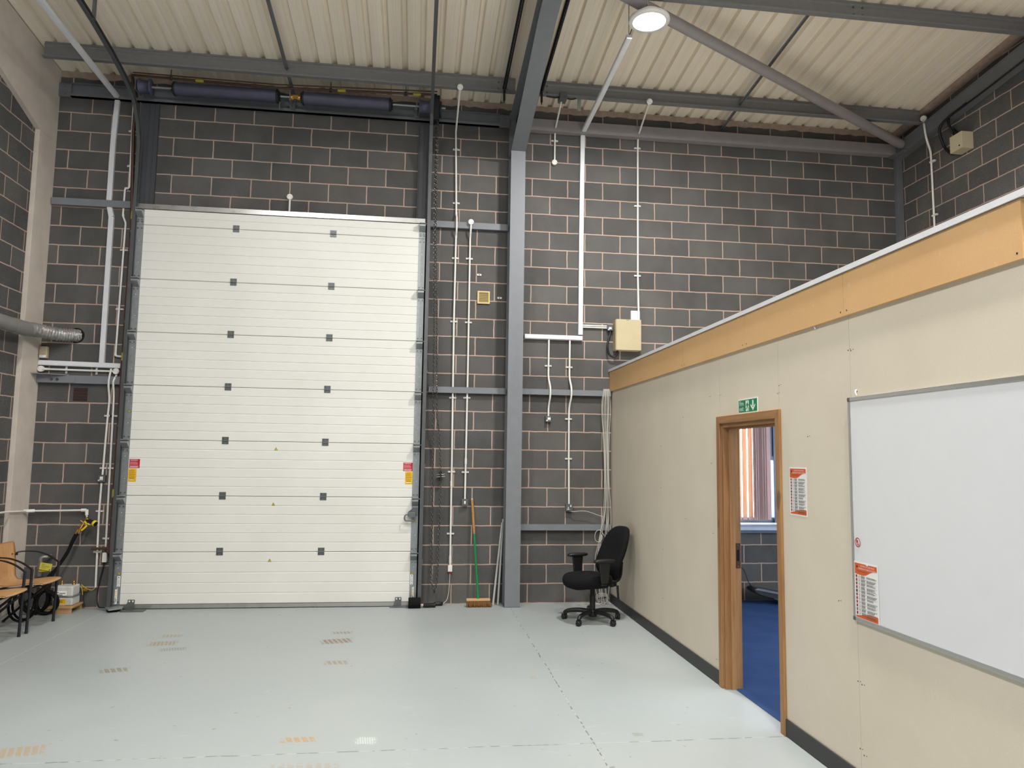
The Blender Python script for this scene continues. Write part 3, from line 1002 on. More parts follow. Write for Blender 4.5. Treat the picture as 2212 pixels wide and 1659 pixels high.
# middle hinges
for pi_, z in enumerate(SZ[1:-1]):
    for x in (0.562, 1.666):
        m2 = MB().box(x - 0.036, x + 0.036, DF - 0.004, DF, z + 0.006, z + 0.046).box(x - 0.036, x + 0.036, DF - 0.004, DF, z - 0.036, z - 0.006)
        m2.tube([(x - 0.034, DF - 0.007, z), (x + 0.034, DF - 0.007, z)], 0.006, 8)
        for dx in (-0.021, 0.021):
            m2.disc((x + dx, DF - 0.004, z + 0.034), (0, -1, 0), 0.0075, 0.006, 6, 1)
            m2.disc((x + dx, DF - 0.004, z - 0.024), (0, -1, 0), 0.0075, 0.006, 6, 1)
        sub(m2.build('hinge', ['galv_dark', 'bolt'], dr), PANELS[pi_])
# roller brackets at both edges
for pi_, z in enumerate(SZ[1:-2] + [4.475]):
    for sgn, x0, x1 in ((-1, LX0 + 0.004, IX0 - 0.004), (1, IX1 + 0.004, LX1 - 0.004)):
        m2 = MB()
        y0 = DF - 0.003
        m2.prism([(y0, z - 0.012), (y0 - 0.075, z - 0.020), (y0 - 0.075, z - 0.040), (y0 - 0.004, z - 0.098), (y0, z - 0.098)], 0, x0, x1)
        m2.box(x0, x1, y0 - 0.004, y0, z - 0.135, z - 0.098)
        m2.tube([(x0 - (0.04 if sgn < 0 else -0.01), y0 - 0.062, z - 0.012), (x1 + (0.03 if sgn > 0 else 0.012), y0 - 0.062, z - 0.012)], 0.007, 8, 1)
        m2.box(x0, x1, y0 - 0.075, y0, z - 0.006, z + 0.004)
        for x in (x0 + 0.016, x1 - 0.016):
            m2.disc((x, y0 - 0.004, z - 0.118), (0, -1, 0), 0.0075, 0.006, 6, 1)
        sub(m2.build('roller_bracket', ['galv', 'bolt'], dr), PANELS[pi_ if pi_ < 6 else 7])
m2 = MB().box(LX0 + .01, LX1 - .01, DF - 0.004, DF + 0.04, 4.487, 4.545)
m2.box(LX0 + .01, LX1 - .01, DF - 0.012, DF - 0.004, 4.487, 4.497)
m2.build('top_rail', 'alu', dr)
MB().box(LX0, LX1, DF - 0.004, DF + 0.04, 0.008, 0.05).build('bottom_rail', 'alu', dr)
MB().box(LX0, LX1, DF + 0.002, DF + 0.038, 0.0, 0.009).build('rubber_seal', 'rubber', dr)
for x, s in ((-0.335, -1), (2.545, 1)):
    m2 = MB().box(x - 0.035, x + 0.035, DF - 0.010, DF - 0.004, 0.0, 0.105).prism([(x - 0.035, 0.075), (x - 0.055, 0.004), (x + 0.035, 0.004), (x + 0.035, 0.075)], 1, DF - 0.03, DF - 0.01)
    for dx in (-0.018, 0.018):
        m2.box(x + dx - 0.007, x + dx + 0.007, DF - 0.012, DF - 0.0098, 0.08, 0.097, 1)
    m2.build('bottom_bracket', ['galv_dark', 'white'], dr)
# slide lock with loop handle on the right edge
lk = MB().prism([(2.69, 1.115), (2.742, 1.115), (2.742, 1.02), (2.628, 1.02), (2.628, 1.065)], 1, DF - 0.012, DF - 0.004).build('door_lock', 'galv_dark', dr)
m2 = MB().box(2.632, 2.715, DF - 0.055, DF - 0.012, 1.008, 1.066)
sub(m2.build('bolt_housing', 'galv_dark', dr, bevel=0.004), lk)
sub(MB().tube(fillet([(2.655, DF - 0.04, 1.04), (2.592, DF - 0.05, 1.036), (2.592, DF - 0.055, 0.968), (2.705, DF - 0.055, 0.968), (2.705, DF - 0.045, 1.03)], 0.025), 0.008, 8).build('pull_handle', 'galv_dark', dr), lk)


def lines(m3, o, ax, ay, w, rows, mi, th, depth=0.0004, ragged=0.25, seed=1):
    """rows of small print as thin bars: rows = list of y offsets"""
    rnd = random.Random(seed)
    o, ax, ay = Vector(o), Vector(ax), Vector(ay)
    nz = ax.cross(ay)
    for y in rows:
        ww = w * (1 - rnd.random() * ragged)
        xx = 0.0
        while xx < ww:
            l = min(ww - xx, w * rnd.uniform(0.08, 0.22))
            m3.obox(o + ax * (xx + l / 2) + ay * y, ax, ay, nz, l / 2, th / 2, depth, mi)
            xx += l + w * 0.03
    return m3


AX, AZ = Vector((1, 0, 0)), Vector((0, 0, 1))


def door_stickers(x0, align_right):
    # red warning plate over yellow notice
    y = DF - 0.0008
    rx0, rx1, rz0, rz1 = x0, x0 + 0.11, 1.533, 1.632
    m3 = MB().box(rx0, rx1, y, DF, rz0, rz1)
    m3.text('WARNING', 0.019, (rx0 + 0.010, y - 0.0003, rz1 - 0.019), AX, AZ, 1, sx=0.85)
    lines(m3, (rx0 + 0.008, y, rz0), AX, AZ, 0.092, [0.068, 0.061, 0.054, 0.047, 0.040], 2, 0.004, seed=2)
    lines(m3, (rx0 + 0.008, y, rz0), AX, AZ, 0.092, [0.029], 2, 0.003, seed=3)
    lines(m3, (rx0 + 0.008, y, rz0), AX, AZ, 0.092, [0.018, 0.010], 1, 0.0045, ragged=0.1, seed=4)
    m3.build('warning_label', ['label_red', 'white', 'ink_pink'], dr)['label'] = 'red warning label with white lettering'
    yx0 = x0 + (0.025 if align_right else -0.004)
    m3 = MB().box(yx0, yx0 + 0.084, y, DF, 1.381, 1.527)
    m3.text('NOTICE', 0.010, (yx0 + 0.042, y - 0.0003, 1.514), AX, AZ, 1, 'CENTER')
    lines(m3, (yx0 + 0.006, y, 1.381), AX, AZ, 0.073, [0.124, 0.117, 0.105, 0.098, 0.085, 0.078, 0.066, 0.054, 0.047], 2, 0.004, seed=5)
    m3.box(yx0 + 0.016, yx0 + 0.066, y - 0.0005, y, 1.398, 1.406, 3)
    lines(m3, (yx0 + 0.016, y, 1.381), AX, AZ, 0.05, [0.032], 1, 0.006, ragged=0.0, seed=6)
    lines(m3, (yx0 + 0.016, y, 1.381), AX, AZ, 0.05, [0.012], 2, 0.004, ragged=0.0, seed=7)
    m3.build('notice_label', ['label_yellow', 'ink', 'ink_brown', 'white'], dr)['label'] = 'yellow notice label with dark print'


door_stickers(2.560, True)
door_stickers(-0.448, False)


def tri_sticker(x, z, s, y):
    m3 = MB().prism([(x - s * 0.58, z), (x + s * 0.58, z), (x, z + s)], 1, y - 0.0008, y, 0)
    m3.prism([(x - s * 0.44, z + s * 0.08), (x + s * 0.44, z + s * 0.08), (x, z + s * 0.85)], 1, y - 0.0012, y - 0.0008, 1)
    m3.prism([(x - s * 0.06, z + s * 0.28), (x + s * 0.06, z + s * 0.28), (x + s * 0.05, z + s * 0.62), (x - s * 0.05, z + s * 0.62)], 1, y - 0.0016, y - 0.0012, 0)
    m3.box(x - s * 0.22, x - s * 0.1, y - 0.0016, y - 0.0012, z + s * 0.14, z + s * 0.3, 0)
    m3.box(x - s * 0.06, x + s * 0.06, y - 0.0016, y - 0.0012, z + s * 0.13, z + s * 0.21, 0)
    m3.build('warning_triangle', ['ink', 'yellow'], dr)


for x, z in ((1.121, 1.752), (1.118, 1.13), (1.105, 0.507)):
    tri_sticker(x, z, 0.034, DF)
for x, z in ((-0.483, 2.15), (2.708, 0.943), (-0.480, 0.374), (2.690, 0.360)):
    tri_sticker(x, z, 0.032, DF - 0.003)
for x in (-0.480, 2.690):
    m2 = MB().box(x - 0.016, x + 0.016, DF - 0.0038, DF - 0.003, 0.245, 0.358)
    m2.prism([(x - 0.009, 0.338), (x + 0.009, 0.338), (x, 0.352)], 1, DF - 0.0042, DF - 0.0038, 1)
    lines(m2, (x - 0.012, DF - 0.0039, 0.25), AX, AZ, 0.024, [0.02, 0.027, 0.034, 0.041, 0.048, 0.055, 0.062, 0.075], 2, 0.0028, seed=9)
    m2.box(x - 0.004, x + 0.004, DF - 0.0042, DF - 0.0038, 0.249, 0.257, 1)
    m2.build('instruction_label', ['white', 'ink', 'ink_soft'], dr)
    xx = x - 0.018 if x < 0 else x + 0.018
    m2 = MB().box(xx - 0.012, xx + 0.012, DF - 0.0085, DF - 0.0035, 0.0 + 0.06, 0.215)
    for i in range(9):
        m2.box(xx - 0.009, xx + 0.004 * (i % 3), DF - 0.009, DF - 0.0085, 0.07 + i * 0.0155, 0.078 + i * 0.0155, 1 if i > 3 else 2)
    m2.build('cable_label', ['white', 'yellow', 'ink'], dr)

# tracks
def track(side, label):
    x = -0.545 if side < 0 else 2.780
    p = thing('door_track', label, 'track', (x, -0.1, 0), 'steel tracks of the white door')
    s = 1 if side < 0 else -1                       # channel opens towards the leaf
    path = [(x, -0.165, 0.0), (x, -0.165, 5.22), (x, -0.19, 5.33), (x, -0.245, 5.46), (x, -0.36, 5.62), (x, -0.50, 5.71), (x, -0.70, 5.768),
            (x, -1.03, 5.838), (x, -1.54, 5.912), (x, -5.2, 6.27)]
    pr = [(0.019, -0.028), (-0.019, -0.028), (-0.019, 0.028), (0.019, 0.028), (0.019, 0.020), (0.010, 0.020), (0.010, 0.024), (-0.014, 0.024),
          (-0.014, -0.024), (0.010, -0.024), (0.010, -0.020), (0.019, -0.020)]
    pr = [(-a * s, b) for a, b in pr]
    # side vector of the sweep is +x or -x; up is across the channel
    m3 = MB()
    vs, n = [], len(pr)
    pts = [Vector(q) for q in path]
    for i, q in enumerate(pts):
        d = (pts[min(i + 1, len(pts) - 1)] - pts[max(i - 1, 0)]).normalized()
        u = Vector((1, 0, 0)).cross(d).normalized()
        vs += [q + Vector((1, 0, 0)) * (-a) + u * b for a, b in pr]
    fs = [(i * n + k, i * n + (k + 1) % n, (i + 1) * n + (k + 1) % n, (i + 1) * n + k) for i in range(len(pts) - 1) for k in range(n)]
    m3._add(vs, fs + [tuple(range(n))[::-1], tuple((len(pts) - 1) * n + k for k in range(n))])
    m3.build('channel', 'track', p)
    m3 = MB()
    xo = x - 0.023 * s
    m3.box(min(xo, xo + 0.006 * s), max(xo, xo + 0.006 * s), -0.15, -0.005, 0, 5.74)
    m3.build('angle', 'steel_dark', p)
    a, b = (-0.565, -0.40) if side < 0 else (2.635, 2.785)
    m3 = MB().box(a, b, -0.02, -0.002, 0, 5.79)
    e = b if side < 0 else a
    m3.box(e - 0.004, e + 0.004, -0.04, -0.002, 0, 5.79)
    m3.box(a + 0.06, a + 0.066, -0.03, -0.02, 0, 5.79)
    m3.box(b - 0.05, b - 0.044, -0.03, -0.02, 0, 5.79)
    m3.build('jamb_liner', 'jamb_dark', p)
    for y in ((-1.5, -4.8) if side < 0 else (-2.5, -4.8)):
        MB().box(x - 0.012, x + 0.012, y - 0.02, y + 0.02, 5.92 + 0.098 * (-y - 1.54), roof_z(y)).build('hanger', 'galv_dark', p)
    for z in (0.5, 1.6, 2.7, 3.8, 4.9):
        MB().box(xo - 0.010 if s > 0 else xo, xo if s > 0 else xo + 0.010, -0.13, -0.002, z - 0.02, z + 0.02).build('track_bracket', 'steel_dark', p)
    return p


track(-1, 'steel track along the left edge of the white door')
track(1, 'steel track along the right edge of the white door')

# torsion shaft
ts = thing('torsion_spring_shaft', 'shaft with two dark torsion springs above the white door', 'spring shaft', (1.1, -0.25, 5.88))
SY, SZ_ = -0.25, 5.88
MB().tube([(-0.60, SY, SZ_), (2.945, SY, SZ_ + 0.005)], 0.0127, 12).build('shaft', 'galv', ts)
for x0, x1 in ((-0.165, 0.985), (1.275, 2.287)):
    k = int((x1 - x0) / 0.0095)
    prof = []
    for i in range(k):
        h = (x1 - x0) * i / k
        prof += [(0.070, h), (0.0765, h + (x1 - x0) / k * 0.5)]
    prof.append((0.070, x1 - x0))
    MB().lathe(prof, (x0, SY, SZ_), (1, 0, 0), 24, smooth=True).build('spring', 'spring', ts)
    for x, s in ((x0, -1), (x1, 1)):
        m2 = MB().lathe([(0.02, 0.03), (0.055, 0.02), (0.082, 0.006), (0.082, -0.012), (0.03, -0.02)], (x, SY, SZ_), (s, 0, 0), 20)
        for j in range(4):
            m2.disc((x + s * 0.01, SY + 0.05 * math.cos(j * PI / 2 + 0.6), SZ_ + 0.05 * math.sin(j * PI / 2 + 0.6)), (s, 0, 0), 0.008, 0.02, 6)
        m2.build('end_cone', 'black_metal', ts)
for x in (-0.48, 2.70):
    MB().lathe([(0.03, -0.075), (0.09, -0.07), (0.09, -0.06), (0.075, -0.05), (0.07, 0.04), (0.092, 0.05), (0.092, 0.06), (0.03, 0.065)], (x, SY, SZ_), (1, 0, 0), 20).build('cable_drum', 'spring', ts)
for x in (-0.58, 1.13, 2.60):
    m2 = MB().box(x - 0.006, x + 0.006, SY - 0.05, -0.11, SZ_ - 0.06, SZ_ + 0.06).box(x - 0.03, x + 0.03, -0.116, -0.106, SZ_ - 0.07, SZ_ + 0.06)
    m2.build('bearing_plate', 'steel_dark', ts)
m2 = MB().lathe([(0.034, -0.055), (0.034, -0.02), (0.018, -0.02), (0.018, 0.02), (0.034, 0.02), (0.034, 0.055)], (1.19, SY, SZ_), (1, 0, 0), 12, smooth=False)
m2.box(1.16, 1.22, SY - 0.04, SY - 0.03, SZ_ - 0.02, SZ_ + 0.015)
m2.build('shaft_coupling', 'brass', ts)
MB().tube([(1.01, SY, SZ_ - 0.06), (1.01, SY, SZ_ - 0.15)], 0.004, 6).build('chain_tail', 'galv', ts)

# chain hoist with hand chain
ch = thing('chain_hoist', 'black hand chain hoist with long hanging chain beside the column', 'chain hoist', (2.86, -0.2, 5.7))
MB().box(2.803, 2.872, -0.34, -0.17, 5.70, 6.0).build('housing', 'black_metal', ch, bevel=0.006)
MB().lathe([(0.10, 0), (0.10, 0.018)], (2.876, SY, 5.86), (1, 0, 0), 20, smooth=False).build('chain_wheel', 'black_metal', ch)
MB().box(2.81, 2.868, -0.17, -0.11, 5.74, 5.92).build('mounting_plate', 'steel_dark', ch)


def chain_mesh(pts, pitch=0.030):
    P = [Vector(p) for p in pts]
    L = [0]
    for a, b in zip(P[:-1], P[1:]): L.append(L[-1] + (b - a).length)
    m3 = MB()
    n = int(L[-1] / pitch)
    j = 0
    for i in range(n):
        s = (i + 0.5) * pitch
        while L[j + 1] < s: j += 1
        a, b = P[j], P[j + 1]
        c = a.lerp(b, (s - L[j]) / (L[j + 1] - L[j]))
        d = (b - a).normalized()
        q = Vector((math.cos(0.6 + PI / 2 * (i % 2)), math.sin(0.6 + PI / 2 * (i % 2)), 0))
        q = (q - d * q.dot(d)).normalized()
        m3.torus(c, d, q, pitch * 0.62, pitch * 0.38, 0.0042, 8, 4)
    return m3


o = chain_mesh([(2.838, -0.25, 5.75), (2.848, -0.18, 4.37), (2.874, -0.13, 3.26), (2.886, -0.12, 2.44), (2.900, -0.12, 1.63), (2.912, -0.12, 0.425),
                (2.918, -0.12, 0.26), (2.935, -0.12, 0.18), (2.95, -0.12, 0.156), (2.965, -0.12, 0.19), (2.979, -0.12, 0.27), (2.985, -0.12, 0.373),
                (2.996, -0.1, 1.46), (2.99, -0.1, 1.56), (2.968, -0.11, 1.954), (2.932, -0.12, 2.17), (2.905, -0.13, 3.26), (2.866, -0.18, 4.37), (2.85, -0.3, 5.75)]).build('hand_chain', 'chain', ch)
o['kind'] = 'stuff'
kp = thing('chain_keeper', 'small black chain keeper on the block wall beside the white door', 'chain keeper', (2.997, -0.05, 1.48))
MB().box(2.978, 3.012, -0.075, -0.001, 1.425, 1.535).build('body', 'black_plastic', kp, bevel=0.004)
m2 = MB()
for z in (1.472, 1.498):
    m2.tube([(2.945, -0.07, z - .008), (2.96, -0.085, z), (3.03, -0.085, z), (3.045, -0.07, z + .006)], 0.006, 7)
m2.build('prong', 'galv', kp)

# foot of the door: left plate, right black cylinder and strut
m2 = MB().prism([(-0.575, -0.20), (-0.49, -0.325), (-0.385, -0.235), (-0.395, -0.17), (-0.45, -0.13)], 2, 0.028, 0.042)
m2.box(-0.53, -0.43, -0.26, -0.15, 0.0, 0.028, 1)
tag(m2.build('metal_plate', ['galv', 'rubber']), 'flat grey metal foot plate at the lower left door corner', 'plate', kind='thing')
m2 = MB().box(-0.40, -0.16, -0.27, -0.17, 0.0, 0.006)
tag(m2.build('threshold_plate', 'galv_dark'), 'thin scratched metal strip on the floor at the left door corner', 'plate', kind='thing')
m2 = MB().box(2.45, 2.70, -0.20, -0.135, 0.0, 0.006)
tag(m2.build('threshold_plate', 'galv_dark'), 'thin scratched metal strip on the floor at the right door corner', 'plate', kind='thing')
m2 = MB().lathe([(0.055, 0.0), (0.058, 0.004), (0.058, 0.136), (0.055, 0.14)], (2.660, -0.215, 0.058), (1, 0.0, 0), 24)
tag(m2.build('rubber_buffer', 'rubber'), 'black rubber cylinder lying at the lower right door corner', 'buffer', kind='thing')
cn = thing('cable_connector', 'black in-line cable connector lying on the floor beside the rubber cylinder', 'connector', (2.93, -0.15, 0))
MB().lathe([(0.012, 0), (0.022, 0.01), (0.022, 0.12), (0.026, 0.125), (0.026, 0.14), (0.012, 0.145)], (2.825, -0.215, 0.026), (0.99, 0.12, 0), 14).build('socket', 'black_plastic', cn)
MB().lathe([(0.018, 0), (0.021, 0.01), (0.021, 0.09), (0.012, 0.10)], (2.955, -0.12, 0.026), (0.98, 0.1, 0), 14).build('plug', 'black_plastic', cn)
MB().tube([(2.80, -0.215, 0.03), (2.83, -0.215, 0.03)], 0.014, 8).build('gland', 'beige', cn)
MB().tube(spline([(3.132, -0.03, 0.375), (3.128, -0.04, 0.25), (3.12, -0.05, 0.14), (3.10, -0.07, 0.06), (3.06, -0.10, 0.026)]), 0.004, 6).build('lead', 'cable_white', cn)

# ================================================================== CONDUIT, TRUNKING
CR = 0.0115


def clip_mesh(x, z, y, vertical=True, r=CR):
    m3 = MB()
    a = 0.042
    if vertical:
        m3.box(x - a, x + a, -0.004, -0.001, z - 0.009, z + 0.009)
        m3.tube([(x, y, z - 0.009), (x, y, z + 0.009)], r + 0.003, 10)
        for s in (-1, 1):
            m3.box(x + s * 0.028 - 0.012, x + s * 0.028 + 0.012, -0.013, -0.004, z - 0.009, z + 0.009)
            m3.disc((x + s * 0.03, -0.013, z), (0, -1, 0), 0.004, 0.0015, 8, 1)
    else:
        m3.box(x - 0.009, x + 0.009, -0.004, -0.001, z - a, z + a)
        m3.tube([(x - 0.009, y, z), (x + 0.009, y, z)], r + 0.003, 10)
        for s in (-1, 1):
            m3.box(x - 0.009, x + 0.009, -0.013, -0.004, z + s * 0.028 - 0.012, z + s * 0.028 + 0.012)
            m3.disc((x, -0.013, z + s * 0.03), (0, -1, 0), 0.004, 0.0015, 8, 1)
    return m3


def conduit(label, pts, clips=(), boxes=(), sleeves=(), r=CR, mat='white_pvc', hclips=(), bend=0.06):
    base = min(pts, key=lambda q: q[2])
    p = thing('conduit', label, 'conduit', base, 'white plastic conduits')
    MB().tube(fillet(pts, bend), r, 10).build('pipe', mat, p)
    for q in clips:
        clip_mesh(q[0], q[1], q[2] if len(q) > 2 else -0.022, True, r).build('saddle_clip', ['white_pvc', 'ink'], p)
    for q in hclips:
        clip_mesh(q[0], q[1], -0.022, False, r).build('saddle_clip', ['white_pvc', 'ink'], p)
    for c, ax in boxes:
        m3 = MB().lathe([(0.033, 0), (0.0345, 0.004), (0.0345, 0.03), (0.033, 0.034)], c, ax, 20)
        c2 = Vector(c) + Vector(ax) * 0.034
        t = Vector(ax).cross((0.3, 0.2, 1)).normalized()
        for s in (-1, 1):
            m3.disc(c2 + t * 0.022 * s, ax, 0.0035, 0.001, 8, 1)
        m3.build('junction_box', ['white_pvc', 'ink'], p)
    for a, b in sleeves:
        MB().tube([a, b], r + 0.003, 10).build('coupler', mat, p)
    return p


CY = -0.022
conduit('white conduit from the purlin down the wall right of the hanging chain',
        [(3.097, -0.625, 5.965), (3.085, -0.03, 5.70), (3.112, CY, 4.66), (3.118, -0.07, 4.60), (3.118, -0.07, 4.44), (3.115, CY, 4.38), (3.112, CY, 3.325), (3.125, CY, 1.634), (3.131, CY, 0.44)],
        [(3.097, 5.479), (3.111, 4.80), (3.115, 4.111), (3.113, 3.33), (3.121, 2.408), (3.125, 1.53), (3.129, 0.808)],
        [((3.097, -0.615, 5.985), (0, -0.75, -0.66))],
        [((3.1245, CY, 1.42), (3.126, CY, 1.36)), ((3.130, CY, 0.55), (3.131, CY, 0.47)), ((3.1125, CY, 4.68), (3.112, CY, 4.64)), ((3.115, CY, 4.40), (3.115, CY, 4.36))], bend=0.03)
conduit('shorter white conduit with round top box down to a wall switch beside the broom',
        [(3.292, -0.072, 4.54), (3.290, -0.072, 4.45), (3.288, CY, 4.36), (3.292, CY, 2.741), (3.289, CY, 1.21)],
        [(3.284, 4.113), (3.288, 3.326), (3.290, 2.412), (3.289, 1.527)],
        [((3.292, -0.052, 4.553), (0, -1, 0))], [((3.290, CY, 1.69), (3.290, CY, 1.62))])
conduit('short white conduit with round bottom box right of the column head',
        [(4.305, -0.55, 5.93), (4.326, -0.03, 5.80), (4.327, CY, 5.41)], [(4.329, 5.678)], [((4.325, -0.005, 5.392), (0, -1, 0))])
jb = MB().box(4.27, 4.36, -0.64, -0.50, 5.925, 6.01)
tag(jb.build('junction_box', 'grey_plastic', bevel=0.004), 'square grey junction box under the purlin right of the column', 'junction box', kind='thing')
tag(MB().tube(spline([(4.12, -0.57, 5.97), (4.2, -0.57, 5.96), (4.28, -0.57, 5.965)]), 0.008, 6).tube(spline([(4.35, -0.57, 5.965), (4.42, -0.57, 5.955), (4.48, -0.57, 5.97)]), 0.008, 6).build('cable_loop', 'cable_black'),
    'black cable running along the purlin through the grey junction box', 'cable', kind='thing')
conduit('long white conduit from the purlin down to the cream enclosure',
        [(5.362, -0.625, 5.965), (5.401, -0.03, 5.80), (5.401, CY, 5.656), (5.399, CY, 4.0), (5.397, -0.057, 3.55), (5.397, -0.058, 3.42)],
        [(5.401, 5.656), (5.401, 4.898), (5.399, 3.998)], [((5.362, -0.615, 5.985), (0, -0.75, -0.66))])
conduit('white conduit from trunking to the small upper socket right of the column',
        [(4.276, CY, 3.16), (4.274, CY, 2.68), (4.292, -0.075, 2.56), (4.292, -0.075, 2.45), (4.280, CY, 2.33), (4.279, CY, 2.21)], [(4.274, 2.826)], bend=0.08)
conduit('long white conduit from trunking to the lower socket right of the column',
        [(4.537, CY, 3.16), (4.535, CY, 2.68), (4.552, -0.075, 2.56), (4.552, -0.075, 2.45), (4.534, CY, 2.33), (4.532, CY, 2.18), (4.534, CY, 1.70), (4.540, CY, 1.16)],
        [(4.534, 2.817), (4.532, 2.183), (4.535, 1.702)], bend=0.08)
conduit('white conduit standing behind the top edge of the white door',
        [(1.133, CY, 4.75), (1.134, CY, 4.35)], [], [((1.133, -0.005, 4.755), (0, -1, 0))])
# left pier
conduit('white horizontal conduit between two round boxes under the left trunking',
        [(-1.471, CY, 2.618), (-0.68, CY, 2.612)], [], [((-1.471, -0.022, 2.618), (0, -1, 0)), ((-0.680, -0.022, 2.612), (0, -1, 0))], [((-1.44, CY, 2.618), (-1.405, CY, 2.618))],
        hclips=((-1.22, 2.616), (-0.90, 2.614)))
conduit('white conduit beside the brown pipe left of the door, ending in a white box',
        [(-0.678, CY, 2.60), (-0.679, CY, 2.57), (-0.695, -0.07, 2.50), (-0.695, CY, 2.36), (-0.692, CY, 2.257), (-0.674, CY, 0.64)], [(-0.686, 2.11), (-0.682, 1.525), (-0.677, 0.75)])
conduit('white conduit with wall switch nearest the left column',
        [(-0.742, CY, 2.64), (-0.74, -0.07, 2.52), (-0.74, -0.07, 2.44), (-0.737, CY, 2.30), (-0.745, CY, 2.10), (-0.758, CY, 1.45)], [(-0.745, 2.11), (-0.756, 1.525)], bend=0.05)
conduit('white conduit below the wall switch ending near the meter', [(-0.763, CY, 1.36), (-0.768, CY, 1.02), (-0.752, CY, 0.222)], [(-0.768, 1.05), (-0.764, 0.603)])
conduit('white conduit high on the left pier beside the door track',
        [(-0.69, CY, 5.79), (-0.676, CY, 4.752), (-0.722, CY, 4.745), (-0.726, CY, 4.42), (-0.690, CY, 4.335), (-0.700, CY, 3.4), (-0.706, CY, 2.79), (-0.63, CY, 2.782)],
        [(-0.688, 5.44), (-0.680, 5.02), (-0.695, 4.02), (-0.70, 3.33)], sleeves=[((-0.7, CY, 4.748), (-0.722, CY, 4.745)), ((-0.725, CY, 4.44), (-0.720, CY, 4.41)), ((-0.706, CY, 2.82), (-0.7065, CY, 2.79))], bend=0.02)
MB().box(-0.697, -0.648, -0.05, -0.001, 0.495, 0.60).build('x1', 'white_pvc', bevel=0.005)
o = bpy.data.objects['x1']; o.name = 'conduit_box'
tag(o, 'small white box at the foot of the brown pipe left of the door', 'box', kind='thing')
tag(MB().tube(spline([(-0.672, -0.03, 0.50), (-0.69, -0.035, 0.40), (-0.715, -0.035, 0.25), (-0.72, -0.045, 0.12), (-0.68, -0.10, 0.03), (-0.58, -0.19, 0.035)]), 0.006, 7).build('sensor_lead', 'cable_black'),
    'dark lead hanging from the small white box to the door foot', 'cable', kind='thing')
tag(MB().box(3.106, 3.156, -0.05, -0.001, 0.375, 0.445).box(3.113, 3.149, -0.052, -0.05, 0.385, 0.435, 0).build('conduit_box', 'white_pvc', bevel=0.005), 'small white box with red gland at the end of the long conduit near the broom', 'box', kind='thing')
tag(MB().lathe([(0.01, 0), (0.012, 0.004), (0.012, 0.018), (0.006, 0.022)], (3.131, -0.03, 0.353), (0, 0, 1), 10).build('cable_gland', 'label_red'), 'tiny red cable gland under the white conduit box', 'gland', kind='thing')


def trunking(label, runs, w=0.05, d=0.038, caps=()):
    """runs: lists of points (x, z) on the wall or free 3d polylines"""
    p = thing('cable_trunking', label, 'trunking', runs[0][0], 'white cable trunking')
    for pts in runs:
        m3 = MB()
        pts = [Vector(q) for q in pts]
        for a, b in zip(pts[:-1], pts[1:]):
            dv = (b - a).normalized()
            nrm = Vector((0, -1, 0)) if abs(dv.y) < 0.5 else Vector((0, 0, -1))
            nrm = (nrm - dv * nrm.dot(dv)).normalized()
            s = dv.cross(nrm)
            c, L = (a + b) / 2, (b - a).length / 2
            m3.obox(c, dv, s, nrm, L, w / 2, d / 2)
            m3.obox(c + nrm * (d / 2 + 0.002), dv, s, nrm, L, w / 2 - 0.006, 0.002)
        m3.build('run', 'trunk_white', p, bevel=0.002)
    for a, b in caps:
        MB().obox((Vector(a) + Vector(b)) / 2, (1, 0, 0), (0, 1, 0), (0, 0, 1), w / 2 + 0.004, d / 2 + 0.004, 0.012).build('end_cover', 'trunk_white', p)
    return p


TY = -0.021
trunking('white cable trunking dropping from the lit lamp to a low horizontal run',
         [[(4.683, TY, 5.80), (4.672, TY, 4.52), (4.668, TY, 3.22)], [(3.975, TY, 3.178), (4.693, TY, 3.178)], [(4.684, -0.02, 5.805), (4.684, -1.01, 5.825), (4.684, -2.1, 5.872)]], 0.055)
MB().tube([(4.684, -2.08, 5.89), (4.684, -2.08, roof_z(-2.08))], 0.004, 6).build('x2', 'galv')
o = bpy.data.objects['x2']; o.name = 'drop_rod'; tag(o, 'thin drop rod holding the trunking beside the lit lamp', 'rod', kind='thing')
MB().box(4.50, 4.54, -0.56, -0.545, 5.83, 5.985).build('x3', 'galv')
o = bpy.data.objects['x3']; o.name = 'trunking_strap'; tag(o, 'short strap between purlin and sloping trunking in the right bay', 'strap', kind='thing')
trunking('white cable trunking on the left pier, rising along the roof',
         [[(-0.866, TY, 5.83), (-0.884, TY, 5.32), (-0.884, TY, 4.555), (-0.848, TY, 4.40), (-0.845, TY, 2.70)], [(-1.507, TY, 2.690), (-0.642, TY, 2.676)],
          [(-0.866, -0.02, 5.83), (-0.866, -1.9, 5.875), (-0.866, -4.0, 5.95)]], 0.055)


def wall_box(name, label, cat, x, z, w, h, d, mats, front=None, wall='back', bevel=0.004):
    p = thing(name, label, cat, (x, -d / 2, z - h / 2))
    MB().box(x - w / 2, x + w / 2, -d, -0.001, z - h / 2, z + h / 2).build('back_box', mats, p, bevel=bevel)
    return p


